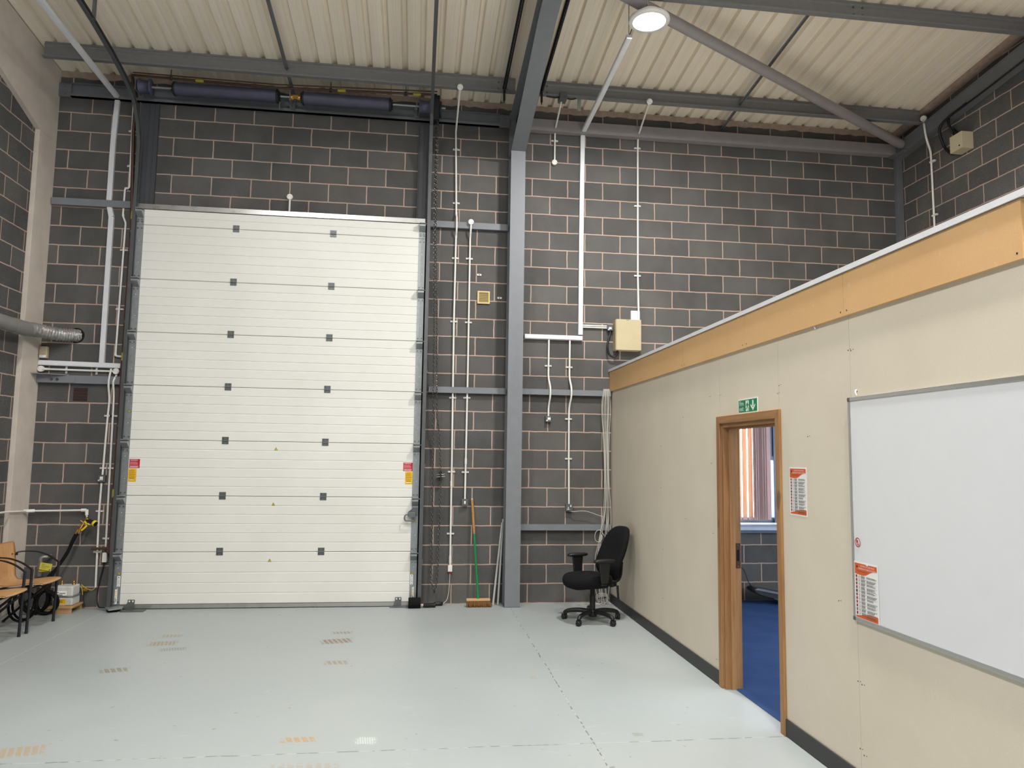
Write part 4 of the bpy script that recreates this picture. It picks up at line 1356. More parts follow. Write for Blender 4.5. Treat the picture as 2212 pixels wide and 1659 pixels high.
sw = wall_box('wall_switch', 'grey metal-clad switch beside the top of the broom', 'switch', 3.288, 1.174, 0.078, 0.078, 0.045, 'grey_plastic')
MB().box(3.279, 3.297, -0.049, -0.045, 1.157, 1.19).build('rocker', 'white', sw, bevel=0.001)
sw = wall_box('wall_socket', 'small grey switched outlet high on the wall right of the column', 'socket', 4.277, 2.176, 0.072, 0.072, 0.045, 'grey_plastic')
MB().box(4.267, 4.302, -0.048, -0.045, 2.163, 2.195).box(4.252, 4.268, -0.048, -0.045, 2.152, 2.165).build('face_insert', 'white', sw)
MB().box(4.276, 4.288, -0.0495, -0.048, 2.166, 2.172).build('slot', 'ink', sw)
sw = wall_box('wall_socket', 'grey metal-clad plug socket with white lead, lower right of the column', 'socket', 4.540, 1.12, 0.085, 0.088, 0.045, 'grey_plastic')
MB().box(4.552, 4.564, -0.049, -0.045, 1.128, 1.15).build('rocker', 'white', sw)
m2 = MB().box(4.524, 4.533, -0.0462, -0.045, 1.115, 1.128)
m2.box(4.513, 4.521, -0.0462, -0.045, 1.098, 1.104).box(4.536, 4.544, -0.0462, -0.045, 1.098, 1.104).box(4.522, 4.535, -0.0462, -0.045, 1.098, 1.108)
m2.build('pin_slot', 'white', sw)
tag(MB().tube(spline([(4.545, -0.03, 1.074), (4.60, -0.05, 1.074), (4.67, -0.06, 1.082), (4.74, -0.06, 1.08), (4.82, -0.06, 1.058), (4.90, -0.06, 1.03), (4.975, -0.07, 1.012)]), 0.0035, 6).build('socket_lead', 'cable_white'),
    'thin white lead running from the lower socket to the corner cables', 'cable', kind='thing')
sw = wall_box('wall_switch', 'grey metal-clad switch on the left pier beside the brown pipe', 'switch', -0.760, 1.408, 0.08, 0.08, 0.045, 'grey_plastic')
MB().box(-0.775, -0.743, -0.048, -0.045, 1.392, 1.432).box(-0.793, -0.778, -0.048, -0.045, 1.385, 1.396).build('face_insert', 'white', sw)
MB().box(-0.766, -0.75, -0.0495, -0.048, 1.398, 1.403).build('slot', 'ink', sw)
sw = wall_box('isolator_switch', 'grey isolator switch on the wall left of the cream enclosure', 'switch', 5.040, 3.322, 0.075, 0.075, 0.05, 'grey_plastic')
MB().box(5.022, 5.055, -0.053, -0.05, 3.30, 3.325).box(5.014, 5.026, -0.053, -0.05, 3.288, 3.305).build('label_insert', 'white', sw)
o = conduit('pair of short white conduits between trunking and isolator', [(4.70, CY, 3.342), (5.005, CY, 3.342)], bend=0.01, r=0.009)
MB().tube([(4.70, CY, 3.318), (5.005, CY, 3.318)], 0.009, 10).build('pipe', 'white_pvc', o)
tag(MB().tube(spline([(5.042, -0.03, 3.285), (5.040, -0.035, 3.24), (5.012, -0.05, 3.16), (5.002, -0.06, 3.08), (5.02, -0.06, 2.99), (5.07, -0.06, 2.955), (5.115, -0.06, 2.98), (5.128, -0.06, 3.04)]), 0.0125, 9).build('flexible_lead', 'cable_black'),
    'thick black lead looping from the isolator into the cream enclosure', 'cable', kind='thing')
en = thing('enclosure', 'cream metal electrical enclosure on the block wall above the partition', 'enclosure', (5.245, -0.07, 3.03))
MB().box(5.085, 5.405, -0.125, -0.001, 3.035, 3.412).build('body', 'cream', en, bevel=0.003)
MB().box(5.090, 5.405, -0.142, -0.127, 3.034, 3.414).build('door', 'cream', en, bevel=0.004)
m2 = MB()
for x in (5.224, 5.243):
    m2.disc((x, -0.142, 3.405), (0, -1, 0), 0.005, 0.001, 8)
m2.build('screw', 'ink', en)
m2 = MB().box(5.305, 5.418, -0.045, -0.001, 3.40, 3.545)
tag(m2.build('contactor_box', 'trunk_white', bevel=0.003), 'small white box peeping out above the cream enclosure', 'box', kind='thing')

# right wall box
eb = thing('electrical_box', 'grey beige metal box on the right block wall under the rafter', 'electrical box', (8.955, -1.21, 5.35))
MB().box(8.88, XR - 0.001, -1.312, -1.115, 5.36, 5.56).build('body', 'box_cream', eb, bevel=0.004)
MB().disc((8.88, -1.27, 5.40), (-1, 0, 0), 0.009, 0.004, 10).build('key_lock', 'ink', eb)
MB().box(8.90, 8.92, -1.115, -1.10, 5.44, 5.47).build('latch', 'white', eb)
for pts, lab in (([(8.98, -1.18, 5.56), (9.0, -1.10, 5.64), (9.0, -1.05, 5.70), (8.95, -1.03, 5.76), (8.89, -1.10, 5.81), (8.89, -1.25, 5.83), (8.89, -1.63, 5.86), (8.89, -2.03, 5.90), (8.89, -3.5, 6.05)], 'black cable looping from the top of the right wall box along the rafter'),
                 ([(9.0, -1.12, 5.52), (9.0, -1.03, 5.66), (8.95, -1.04, 5.74), (8.89, -1.1, 5.80)], 'short black cable behind the right wall box'),
                 ([(8.97, -1.12, 5.42), (9.0, -1.0, 5.42), (9.0, -0.90, 5.52), (8.97, -0.88, 5.62), (8.89, -0.95, 5.75), (8.885, -1.1, 5.815), (8.885, -1.4, 5.845)], 'thick black cable bowing left of the right wall box')):
    tag(MB().tube(spline(pts), 0.016 if 'thick' in lab else 0.012, 8).build('armoured_cable', 'cable_black'), lab, 'cable', kind='thing')
p = thing('conduit', 'white conduit from the purlin end down the right block wall', 'conduit', (9.01, -0.62, 4.2), 'white plastic conduits')
MB().tube(fillet([(8.95, -0.60, 6.03), (8.885, -0.685, 5.90), (8.885, -0.715, 5.72), (8.98, -0.655, 5.60), (9.012, -0.62, 5.54), (9.012, -0.64, 4.0)], 0.08), 0.013, 10).build('pipe', 'white_pvc', p)
MB().lathe([(0.036, 0), (0.038, 0.006), (0.038, 0.034), (0.036, 0.04)], (8.96, -0.594, 6.045), (-0.7, -0.5, -0.3), 18).build('junction_box', 'white_pvc', p)
for z in (5.47, 4.78):
    MB().box(9.0, XR, -0.68, -0.60, z - 0.01, z + 0.01).build('saddle_clip', 'white_pvc', p)

# small wall plugs
for x, z, lab in ((3.409, 3.919, 'small white clip plate on the wall above the cream vent'), (3.663, 3.643, 'small white clip plate on the wall right of the cream vent')):
    m2 = MB().box(x - 0.026, x + 0.026, -0.012, -0.001, z - 0.011, z + 0.011).box(x - 0.008, x + 0.008, -0.0125, -0.012, z - 0.005, z + 0.005, 1)
    tag(m2.build('clip_plate', ['white_pvc', 'ink']), lab, 'clip', kind='thing')

# vents
vn = thing('wall_vent', 'cream square louvre vent on the block wall left of the column', 'vent', (3.467, -0.01, 3.565))
x0, x1, z0, z1 = 3.392, 3.543, 3.563, 3.718
m2 = MB().box(x0, x0 + 0.018, -0.018, -0.001, z0, z1).box(x1 - 0.018, x1, -0.018, -0.001, z0, z1).box(x0 + 0.018, x1 - 0.018, -0.018, -0.001, z0, z0 + 0.018).box(x0 + 0.018, x1 - 0.018, -0.018, -0.001, z1 - 0.018, z1)
m2.build('frame', 'vent_cream', vn)
MB().box(x0 + 0.018, x1 - 0.018, -0.003, -0.001, z0 + 0.018, z1 - 0.018).build('duct_opening', 'hole_black', vn)
m2 = MB()
for i in range(11):
    z = z0 + 0.022 + i * 0.0102
    m2.obox(((x0 + x1) / 2, -0.010, z + 0.003), (1, 0, 0), (0, 0.8, 0.6), (0, -0.6, 0.8), (x1 - x0) / 2 - 0.018, 0.006, 0.0012)
m2.build('louvre', 'vent_cream', vn)
vn = thing('air_brick', 'dark brown air brick set in the left pier', 'vent', (-1.057, -0.01, 2.275))
MB().box(-1.13, -0.984, -0.006, -0.001, 2.275, 2.418).build('surround', 'vent_dark', vn)
m2 = MB()
for i in range(4):
    m2.box(-1.122, -0.992, -0.010, -0.006, 2.283 + i * 0.034, 2.289 + i * 0.034)
m2.build('louvre', 'vent_dark', vn)
# PIR sensor
sn = thing('motion_sensor', 'small cream motion sensor box on the left pier', 'sensor', (-1.46, -0.03, 2.735))
MB().box(-1.502, -1.418, -0.055, -0.001, 2.738, 2.872).build('housing', 'cream', sn, bevel=0.008)
MB().box(-1.494, -1.426, -0.062, -0.054, 2.745, 2.772).build('lens', 'white', sn, bevel=0.006)

# flexible duct
fd = thing('extract_duct', 'grey pipe and crinkled foil duct entering the wall at left', 'duct', (-1.4, -0.6, 2.9))
MB().tube([(-1.42, -9.0, 2.97), (-1.42, -0.72, 2.985)], 0.073, 20).build('rigid_pipe', 'duct_grey', fd)
MB().tube([(-1.42, -0.80, 2.985), (-1.42, -0.52, 2.99)], 0.077, 20).build('pipe_collar', 'duct_grey', fd)
path = spline([(-1.42, -0.56, 2.99), (-1.415, -0.42, 3.0), (-1.37, -0.28, 3.005), (-1.27, -0.13, 3.0), (-1.17, -0.03, 3.005), (-1.13, 0.02, 3.01)], 16)
random.seed(5)
path = [p_ + Vector((0, 0, 0)) for p_ in spline(path, 1)]
m2 = MB().tube(path, [0.066 + (0.009 if i % 3 == 1 else -0.006) for i in range(len(path))], 22)
for v_ in m2.v:
    v_ += Vector((random.uniform(-.005, .005), random.uniform(-.005, .005), random.uniform(-.005, .005)))
m2.build('flexible_hose', 'foil', fd)
m2 = MB().lathe([(0.0005, 0), (0.088, 0.0), (0.088, 0.003)], (-1.145, 0.0, 3.01), (0, -1, 0), 24, smooth=False)
m2.build('wall_hole', 'hole_black', fd)

# ================================================================== PIPES LEFT
gp = thing('gas_pipe', 'brown copper pipe rising beside the left door track and along under the roof', 'pipe', (-0.615, -0.08, 0.5))
MB().tube(fillet([(-0.616, -0.055, 0.62), (-0.612, -0.055, 2.4), (-0.612, -0.055, 4.3), (-0.660, -0.055, 5.4), (-0.655, -0.055, 5.86), (-0.632, -0.27, 5.99)], 0.05), 0.0175, 10).build('riser', 'copper', gp)
MB().tube(fillet([(-0.655, -0.055, 5.84), (-0.632, -0.285, 5.985), (-0.60, -0.30, 5.985), (0.99, -0.30, 5.962), (2.84, -0.30, 6.02)], 0.05), 0.013, 10).build('overhead_pipe', 'copper', gp)
MB().tube([(-0.60, -0.33, 6.0), (0.99, -0.33, 5.985), (2.84, -0.33, 6.045)], 0.008, 8).build('overhead_pipe', 'copper', gp)
for x, z in ((-0.199, 5.98), (0.632, 5.966), (1.594, 5.98), (2.469, 6.005)):
    if x == 0.632: continue
    m2 = MB().tube([(x, -0.30, z - 0.02), (x, -0.30, z + 0.02)], 0.018, 10).tube([(x, -0.30, z + 0.018), (x, -0.30, z + 0.1)], 0.006, 6)
    m2.build('hanger_clip', 'bolt', gp)
for c, ax in (((-0.611, -0.055, 4.42), (0, 0, 1)), ((-0.61, -0.055, 2.78), (0, 0, 1)), ((-0.613, -0.055, 1.25), (0, 0, 1)), ((0.12, -0.30, 5.975), (1, 0, -.014)), ((1.72, -0.30, 5.985), (1, 0, .03)), ((2.6, -0.30, 6.01), (1, 0, .03))):
    MB().lathe([(0.0195, -0.045), (0.0195, 0.045)], c, ax, 12).build('marker_band', 'marker', gp)
for z in (4.23, 3.18, 2.0, 0.98):
    MB().lathe([(0.022, -0.012), (0.022, 0.012)], (-0.612 if z < 4.1 else -0.613, -0.055, z), (0, 0, 1), 12).build('pipe_clip', 'bolt', gp)
MB().tube([(-0.80, -0.075, 0.645), (-0.60, -0.075, 0.655)], 0.014, 8).box(-0.64, -0.59, -0.09, -0.02, 0.60, 0.70).build('bottom_elbow', 'copper', gp)

wp = thing('water_pipe', 'thin white plastic water pipe along the left pier to a tap', 'pipe', (-1.2, -0.06, 1.0))
MB().tube(fillet([(-1.49, -4.0, 1.115), (-1.49, -0.46, 1.072), (-1.475, -0.06, 1.052), (-1.157, -0.055, 1.057), (-0.893, -0.055, 1.063), (-0.878, -0.055, 0.985)], 0.03), 0.0105, 10).build('pipe', 'white_pvc', wp)
for a, b in (((-1.50, -0.13, 1.055), (-1.42, -0.06, 1.054)), ((-0.94, -0.055, 1.062), (-0.89, -0.055, 1.063)), ((-0.884, -0.055, 1.07), (-0.881, -0.055, 1.01))):
    MB().tube([a, b], 0.018, 12).build('push_fitting', 'white_pvc', wp)
tp = thing('hose_tap', 'brass garden tap with two outlets under the white water pipe', 'tap', (-0.91, -0.09, 0.85))
MB().tube(fillet([(-0.878, -0.055, 0.99), (-0.885, -0.06, 0.95), (-0.905, -0.09, 0.90), (-0.92, -0.11, 0.855)], 0.02), 0.012, 10).build('body', 'brass', tp)
for a, b in (((-0.905, -0.09, 0.905), (-0.945, -0.10, 0.895)), ((-0.9, -0.09, 0.93), (-0.925, -0.10, 0.955))):
    MB().tube([a, b], 0.007, 8).build('lever', 'brass', tp)
MB().lathe([(0.016, -0.03), (0.016, 0.03)], (-0.922, -0.112, 0.845), (-0.3, -0.1, -1), 10).build('hose_connector', 'brass', tp)
MB().lathe([(0.014, -0.025), (0.014, 0.025)], (-0.945, -0.115, 0.835), (-0.4, -0.1, -1), 10).build('hose_connector', 'brass', tp)
sg = thing('spray_gun', 'yellow and black hose spray gun hooked on the tap', 'spray gun', (-0.82, -0.12, 0.87))
MB().tube([(-0.855, -0.12, 0.958), (-0.82, -0.13, 0.955), (-0.785, -0.14, 0.94), (-0.765, -0.145, 0.932)], [0.014, 0.021, 0.02, 0.026], 12).build('barrel', 'black_plastic', sg)
MB().lathe([(0.026, 0), (0.034, 0.008), (0.034, 0.024), (0.028, 0.03)], (-0.772, -0.143, 0.935), (0.86, -0.3, -0.42), 16).build('nozzle_ring', 'yellow', sg)
MB().lathe([(0.001, 0.0), (0.027, 0.0), (0.027, 0.004)], (-0.772 + .86 * .03, -0.143 - .3 * .03, 0.935 - .42 * .03), (0.86, -0.3, -0.42), 16).build('nozzle_face', 'black_plastic', sg)
MB().tube(spline([(-0.862, -0.125, 0.945), (-0.845, -0.13, 0.905), (-0.865, -0.135, 0.875), (-0.892, -0.135, 0.85)]), 0.011, 8).build('handle', 'yellow', sg)
MB().tube(spline([(-0.875, -0.125, 0.94), (-0.85, -0.125, 0.955), (-0.838, -0.13, 0.975)]), 0.008, 8).build('lever_top', 'yellow', sg)
MB().tube(spline([(-0.85, -0.14, 0.91), (-0.83, -0.145, 0.925), (-0.805, -0.145, 0.91)]), 0.006, 8).build('trigger', 'yellow', sg)

hs = thing('garden_hose', 'black hose hanging from the tap and coiled behind the chairs', 'hose', (-1.15, -0.25, 0))
def coil(cx, cy, cz, rx, rz, turns, dy, ph=0.0):
    out = []
    n = int(turns * 16)
    for i in range(n + 1):
        t = ph + 2 * PI * i / 16
        out.append((cx + rx * math.cos(t), cy + dy * i / n, cz + rz * math.sin(t)))
    return out
MB().tube(spline([(-0.93, -0.115, 0.83), (-0.975, -0.13, 0.72), (-1.02, -0.14, 0.60), (-1.10, -0.16, 0.46), (-1.16, -0.2, 0.38), (-1.20, -0.25, 0.30)] + coil(-1.22, -0.28, 0.18, 0.14, 0.16, 2.2, -0.12, 1.3)[1:], 4), 0.0145, 8).build('hose_length', 'rubber', hs)
MB().tube(spline([(-0.955, -0.118, 0.812), (-0.985, -0.13, 0.73), (-1.015, -0.14, 0.63), (-1.08, -0.155, 0.50), (-1.13, -0.19, 0.38), (-1.12, -0.26, 0.27)] + coil(-1.10, -0.3, 0.13, 0.11, 0.115, 2.0, -0.1, 1.3)[1:], 4), 0.0145, 8).build('hose_length', 'rubber', hs)
MB().tube(spline(coil(-1.18, -0.60, 0.16, 0.12, 0.145, 1.6, -0.12, 2.0) + [(-1.05, -0.6, 0.3)], 4), 0.012, 8).build('hose_length', 'rubber', hs)

# gas meter on wooden plinth, valve, tag
pl = thing('wooden_plinth', 'low pale wooden plinth under the white meter', 'plinth', (-0.95, -0.17, 0))
m2 = MB().box(-1.115, -0.86, -0.315, -0.02, 0.052, 0.070)
m2.build('top_board', 'plinth_wood', pl, bevel=0.002)
MB().box(-1.115, -0.87, -0.305, -0.285, 0, 0.052).build('front_batten', 'plinth_wood', pl, bevel=0.002)
MB().box(-1.115, -0.87, -0.06, -0.04, 0, 0.052).build('rear_batten', 'plinth_wood', pl, bevel=0.002)
gm = thing('gas_meter', 'white gas meter box with yellow label standing on the wooden plinth', 'meter', (-0.97, -0.17, 0.07))
MB().box(-1.088, -0.885, -0.255, -0.07, 0.0705, 0.160).build('lower_body', 'meter_white', gm, bevel=0.014)
MB().box(-1.084, -0.889, -0.25, -0.075, 0.166, 0.274).build('upper_body', 'meter_white', gm, bevel=0.014)
MB().box(-1.092, -0.881, -0.259, -0.066, 0.158, 0.168).build('seam_flange', 'galv', gm, bevel=0.002)
DXM, DZM = -0.018, -0.012
m2 = MB().box(-1.06, -0.93, -0.264, -0.250, 0.188, 0.236)
m2.build('index_window', 'white', gm, bevel=0.004)
m2 = MB().box(-1.052, -0.965, -0.2655, -0.2638, 0.196, 0.203)
lines(m2, (-1.05, -0.2645, 0.19), AX, AZ, 0.05, [0.03, 0.038], 0, 0.004, seed=11)
m2.box(-0.998, -0.94, -0.2655, -0.2638, 0.214, 0.219)
m2.build('index_print', 'ink', gm)
m2 = MB().box(-1.04, -0.935, -0.2565, -0.2545, 0.086, 0.155)
lines(m2, (-1.035, -0.257, 0.088), AX, AZ, 0.09, [0.058, 0.045], 1, 0.004, seed=12)
lines(m2, (-1.02, -0.257, 0.088), AX, AZ, 0.06, [0.033], 1, 0.006, seed=13)
m2.box(-1.0, -0.94, -0.2572, -0.2565, 0.09, 0.106, 2)
m2.build('yellow_label', ['label_yellow', 'ink_brown', 'meter_white'], gm)
for c_ in gm.children:
    if c_.name.startswith(('index', 'yellow')): c_.location = (DXM, 0, DZM)
for x in (-1.045, -0.925):
    MB().lathe([(0.016, 0), (0.016, 0.02), (0.011, 0.02), (0.011, 0.05)], (x, -0.15, 0.272), (0, 0, 1), 10).build('port', 'brass', gm)
gv = thing('gas_valve', 'grey gas pipe elbow with yellow handled valve on the left pier', 'valve', (-1.29, -0.12, 0.38))
MB().tube(fillet([(-1.235, -0.02, 0.565), (-1.235, -0.10, 0.565), (-1.29, -0.12, 0.56), (-1.293, -0.12, 0.36)], 0.03), 0.021, 12).build('elbow', 'pipe_grey', gv)
MB().tube([(-1.295, -0.12, 0.50), (-1.297, -0.12, 0.44)], 0.026, 8).build('coupling', 'pipe_grey', gv)
MB().tube([(-1.297, -0.12, 0.37), (-1.30, -0.12, 0.10), (-1.30, -0.12, 0.06), (-1.06, -0.12, 0.06)][:2], 0.014, 10).build('lower_pipe', 'copper', gv)
MB().box(-1.29, -1.20, -0.152, -0.143, 0.412, 0.428).build('lever', 'yellow', gv, bevel=0.003)
tg = MB()
d1 = Vector((0.98, -0.05, -0.16)).normalized(); d2 = Vector((0.16, 0.0, 0.98)).normalized(); nn = d1.cross(d2)
tc = Vector((-1.215, -0.165, 0.468))
tg.obox(tc, d1, d2, nn, 0.062, 0.038, 0.0012)
for i, s_ in enumerate(('GAS', 'ISOLATION', 'VALVE')):
    tg.text(s_, 0.016, tc - d1 * 0.045 + d2 * (0.016 - i * 0.019) + nn * 0.0016, d1, d2, 1)
tg.disc(tc + d1 * 0.047 - d2 * 0.026 + nn * 0.0012, nn, 0.006, 0.001, 8, 1)
tag(tg.build('valve_tag', ['tag_yellow', 'ink']), 'yellow tag reading gas isolation valve hung on the pipe', 'tag', kind='thing')
for i, (mt, pts, lab) in enumerate((('yellow', [(-0.755, -0.025, 0.215), (-0.79, -0.03, 0.195), (-0.84, -0.04, 0.215), (-0.885, -0.06, 0.26)], 'yellow wire curling out of the left conduit end'),
                    ('cable_black', [(-0.86, -0.04, 0.16), (-0.86, -0.05, 0.10), (-0.84, -0.05, 0.03), (-0.85, -0.06, 0.008)], 'thin dark wire hanging to the floor right of the meter'),
                    ('yellow', [(-0.89, -0.06, 0.25), (-0.872, -0.06, 0.2), (-0.865, -0.06, 0.15)], 'yellow wire end hanging beside the meter'))):
    tag(MB().tube(spline(pts), 0.0035, 6).build('loose_wire', mt), lab, 'wire', kind='thing')
tag(MB().box(-0.875, -0.825, -0.05, -0.001, 0.185, 0.215).tube([(-0.85, -0.05, 0.20), (-0.85, -0.06, 0.20)], 0.012, 8).build('wire_block', 'brass', bevel=0.003), 'small brass connector block on the wall right of the meter', 'connector', kind='thing')

# ================================================================== LAMPS
lamp_lab = ['round lit high-bay lamp beside the right bay purlin']
lp = thing('high_bay_lamp', lamp_lab[0], 'lamp', LAMPS[0])
lx_, ly_, lz_ = LAMPS[0]
MB().lathe([(0.155, -0.004), (0.19, -0.004), (0.195, 0.006), (0.19, 0.03), (0.12, 0.05), (0.11, 0.09), (0.09, 0.10), (0.001, 0.10)], (lx_, ly_, lz_), (0, 0, 1), 40, cap=False).build('housing', 'lamp_white', lp)
MB().lathe([(0.001, 0.0), (0.158, 0.0), (0.158, 0.012)], (lx_, ly_, lz_), (0, 0, 1), 40, smooth=False).build('lens', 'lamp_lens', lp)
m2 = MB().tube(fillet([(lx_ - 0.03, ly_ + .05, lz_ + 0.1), (lx_ - 0.03, ly_ + .05, lz_ + 0.15), (lx_ - 0.03, ly_ - .05, lz_ + 0.15), (lx_ - 0.03, ly_ - .05, lz_ + 0.1)], 0.02), 0.006, 8)
m2.tube([(lx_ - 0.03, ly_ - 0.04, lz_ + 0.15), (lx_ - 0.03, ly_ - 0.10, roof_z(ly_ - 0.1))], 0.004, 6)
m2.build('hook', 'galv', lp)
MB().tube(spline([(lx_ - .02, ly_, lz_ + 0.10), (lx_ - 0.08, ly_ + .12, lz_ + 0.12), (4.69, ly_ + 0.29, 5.895)]), 0.005, 6).build('flex', 'cable_black', lp)
for p_, k_ in zip(LAMPS, LAMP_P):
    lamp_light(p_, k_)

# ================================================================== SIGNS, WHITEBOARD, POSTERS
NX = Vector((-1, 0, 0)); UY = Vector((0, -1, 0))      # on the partition: right in view is -y


def pbox(m3, u0, u1, z0, z1, d0, d1, mi=0, x=PX):
    """box on the partition face: u measured along -y, d = distance off the face"""
    return m3.box(x - d1, x - d0, -u1, -u0, z0, z1, mi)


def ppoly(m3, pts, d0, d1, mi=0, x=PX):
    return m3.prism([(-u, z) for u, z in pts], 0, x - d1, x - d0, mi)


es = MB()
su0, su1, sz0_, sz1_ = 3.640, 3.953, 2.060, 2.165
pbox(es, su0, su1, sz0_, sz1_, 0.0, 0.003, 0)
pbox(es, su0 + .008, su1 - .008, sz0_ + .008, sz1_ - .008, 0.003, 0.0034, 1)
ez = lambda k: sz0_ + (sz1_ - sz0_) * k
eu = lambda k: su0 + (su1 - su0) * k
es.text('Fire', 0.048, (PX - 0.0038, -eu(0.07), ez(0.55)), UY, AZ, 0, sx=0.92)
es.text('exit', 0.048, (PX - 0.0038, -eu(0.07), ez(0.18)), UY, AZ, 0, sx=0.92)
dpt = 0.0034
pbox(es, eu(0.40), eu(0.56), ez(0.14), ez(0.86), dpt, dpt + .0004, 0)          # doorway
man = [((0.475, .80), (0.505, .80), (0.505, .70), (0.475, .70)), ((0.45, .68), (0.52, .68), (0.515, .42), (0.46, .42)),
       ((0.515, .66), (0.565, .52), (0.55, .48), (0.51, .58)), ((0.455, .66), (0.41, .52), (0.425, .49), (0.465, .58)),
       ((0.485, .44), (0.515, .44), (0.545, .30), (0.53, .16), (0.51, .16), (0.52, .30)), ((0.46, .44), (0.49, .44), (0.46, .30), (0.40, .24), (0.395, .30), (0.44, .34))]
for q in man:
    ppoly(es, [(eu(a), ez(b)) for a, b in q], dpt + .0004, dpt + .0008, 1)
pbox(es, eu(0.77) - 0.010, eu(0.77) + 0.010, ez(0.42), ez(0.84), dpt, dpt + .0004, 0)
ppoly(es, [(eu(0.655), ez(.58)), (eu(0.655), ez(.46)), (eu(0.77), ez(.13)), (eu(0.885), ez(.46)), (eu(0.885), ez(.58)), (eu(0.77), ez(.33))], dpt, dpt + .0005, 0)
tag(es.build('fire_exit_sign', ['white', 'sign_green']), 'green and white fire exit sign with running figure above the doorway', 'sign', kind='thing')


def poster(name, label, u0, z0, x, tilt=0.0, tab=False):
    w, h = 0.210, 0.300
    p = thing(name, label, 'poster', (x, -(u0 + w / 2), z0), 'orange and white safety posters')
    m3 = MB()
    pbox(m3, u0, u0 + w, z0, z0 + h, 0.0005, 0.0015, 0, x)
    m3.build('sheet', 'white', p)
    e = 0.009
    U = lambda k: u0 + e + (w - 2 * e) * k
    Z = lambda k: z0 + e + (h - 2 * e) * k
    m3 = MB()
    top = [(0, 1), (0, .80)] + [(0.1 * i, 0.80 - 0.015 * math.sin(i / 4.5 * PI / 2) + (0.10 * (1 / (1 + math.exp(-(i - 6.2) * 1.3))))) for i in range(1, 11)] + [(1, 1)]
    ppoly(m3, [(U(a), Z(b)) for a, b in top], 0.0015, 0.0019, 0, x)
    m3.build('header_band', 'orange', p)
    m3 = MB()
    bot = [(0, 0), (1, 0), (1, .105)] + [(1 - 0.1 * i, 0.035 + 0.08 * max(0, math.sin((1 - 0.1 * i - 0.15) * PI * 0.8))) for i in range(1, 10)] + [(0, .03)]
    ppoly(m3, [(U(a), Z(b)) for a, b in bot], 0.0015, 0.0019, 0, x)
    m3.build('footer_band', 'orange', p)
    m3 = MB()
    m3.text('CONTROL OF SUBSTANCES', 0.0118, (x - 0.0024, -U(0.58), Z(.945)), UY, AZ, 0, 'CENTER', 0.82)
    m3.text('HAZARDOUS TO HEALTH (COSHH)', 0.0118, (x - 0.0024, -U(0.56), Z(.895)), UY, AZ, 0, 'CENTER', 0.80)
    m3.build('title', 'white', p)
    m3 = MB()
    lines(m3, (x - 0.0021, -U(0.10), Z(0)), UY, AZ, 0.115, [0.283 * .855], 5, 0.0035, seed=20)
    pbox(m3, U(.08), U(.13), Z(.915), Z(.955), 0.0019, 0.0022, 1, x)
    for i in range(11):
        zt_ = 0.785 - i * 0.0675
        pbox(m3, U(.03), U(.98), Z(zt_ - .0655), Z(zt_ - .063), 0.0015, 0.0019, 2, x)
        pbox(m3, U(.035), U(.105), Z(zt_ - .052), Z(zt_ - .004), 0.0015, 0.002, 1 if i in (4,) else (3 if i != 9 else 2), x)
        c = (x - 0.0017, -U(.19), Z(zt_ - .03))
        m3.obox(c, (1, 0, 0), (0, 1, 1), (0, 1, -1), 0.0002, 0.0052, 0.0052, 3)
        m3.obox((c[0] - .0003, c[1], c[2]), (1, 0, 0), (0, 1, 1), (0, 1, -1), 0.0002, 0.0038, 0.0038, 4)
        m3.obox((c[0] - .0006, c[1], c[2]), (1, 0, 0), (0, 1, 0), (0, 0, 1), 0.0002, 0.0018, 0.0018, 1)
        lines(m3, (x - 0.0017, -U(.27), Z(zt_)), UY, AZ, 0.04, [-0.003, -0.0066, -0.0102, -0.0138], 2, 0.0022, seed=30 + i)
        lines(m3, (x - 0.0017, -U(.53), Z(zt_)), UY, AZ, 0.088, [-0.003, -0.0066, -0.0102, -0.0138][: 3 + i % 2], 2, 0.0022, ragged=0.4, seed=50 + i)
    lines(m3, (x - 0.0021, -U(.5), Z(0)), UY, AZ, 0.08, [0.01, 0.014, 0.018], 5, 0.0018, seed=80)
    m3.build('print', ['white', 'ink', 'ink_soft', 'ink_red', 'white', 'ink_brown'], p)
    if tab:
        m3 = MB()
        pbox(m3, U(.53), U(.62), Z(.985), Z(1.02), 0.0019, 0.003, 0, x)
        m3.build('tape', 'white', p)
    return p


poster('safety_poster', 'orange and white safety poster on the partition right of the doorway', 4.376, 1.383, PX)
WBX = PX - 0.016
poster('safety_poster', 'orange and white safety poster at the lower left of the whiteboard', 5.082, 0.897, WBX, tab=True)

wb = thing('whiteboard', 'large aluminium framed whiteboard on the cream partition', 'whiteboard', (PX, -6.27, 0.88))
bu0, bu1, bz0, bz1 = 5.066, 7.466, 0.884, 2.072
m2 = MB(); pbox(m2, bu0 + .006, bu1 - .006, bz0 + .006, bz1 - .006, 0.001, 0.014); m2.build('writing_surface', 'board_white', wb)
fw = 0.021
for a in ((bu0, bu0 + fw, bz0 + .02, bz1 - .02), (bu1 - fw, bu1, bz0 + .02, bz1 - .02), (bu0 + .02, bu1 - .02, bz0, bz0 + fw), (bu0 + .02, bu1 - .02, bz1 - fw, bz1)):
    m2 = MB(); pbox(m2, a[0], a[1], a[2], a[3], 0.0005, 0.019); m2.build('frame_rail', 'alu', wb, bevel=0.003)
for a in ((bu0 - .001, bz0 - .001), (bu0 - .001, bz1 - .021), (bu1 - .021, bz0 - .001), (bu1 - .021, bz1 - .021)):
    m2 = MB(); pbox(m2, a[0], a[0] + .022, a[1], a[1] + .022, 0.0005, 0.021); m2.build('corner_cap', 'grey_plastic', wb, bevel=0.004)
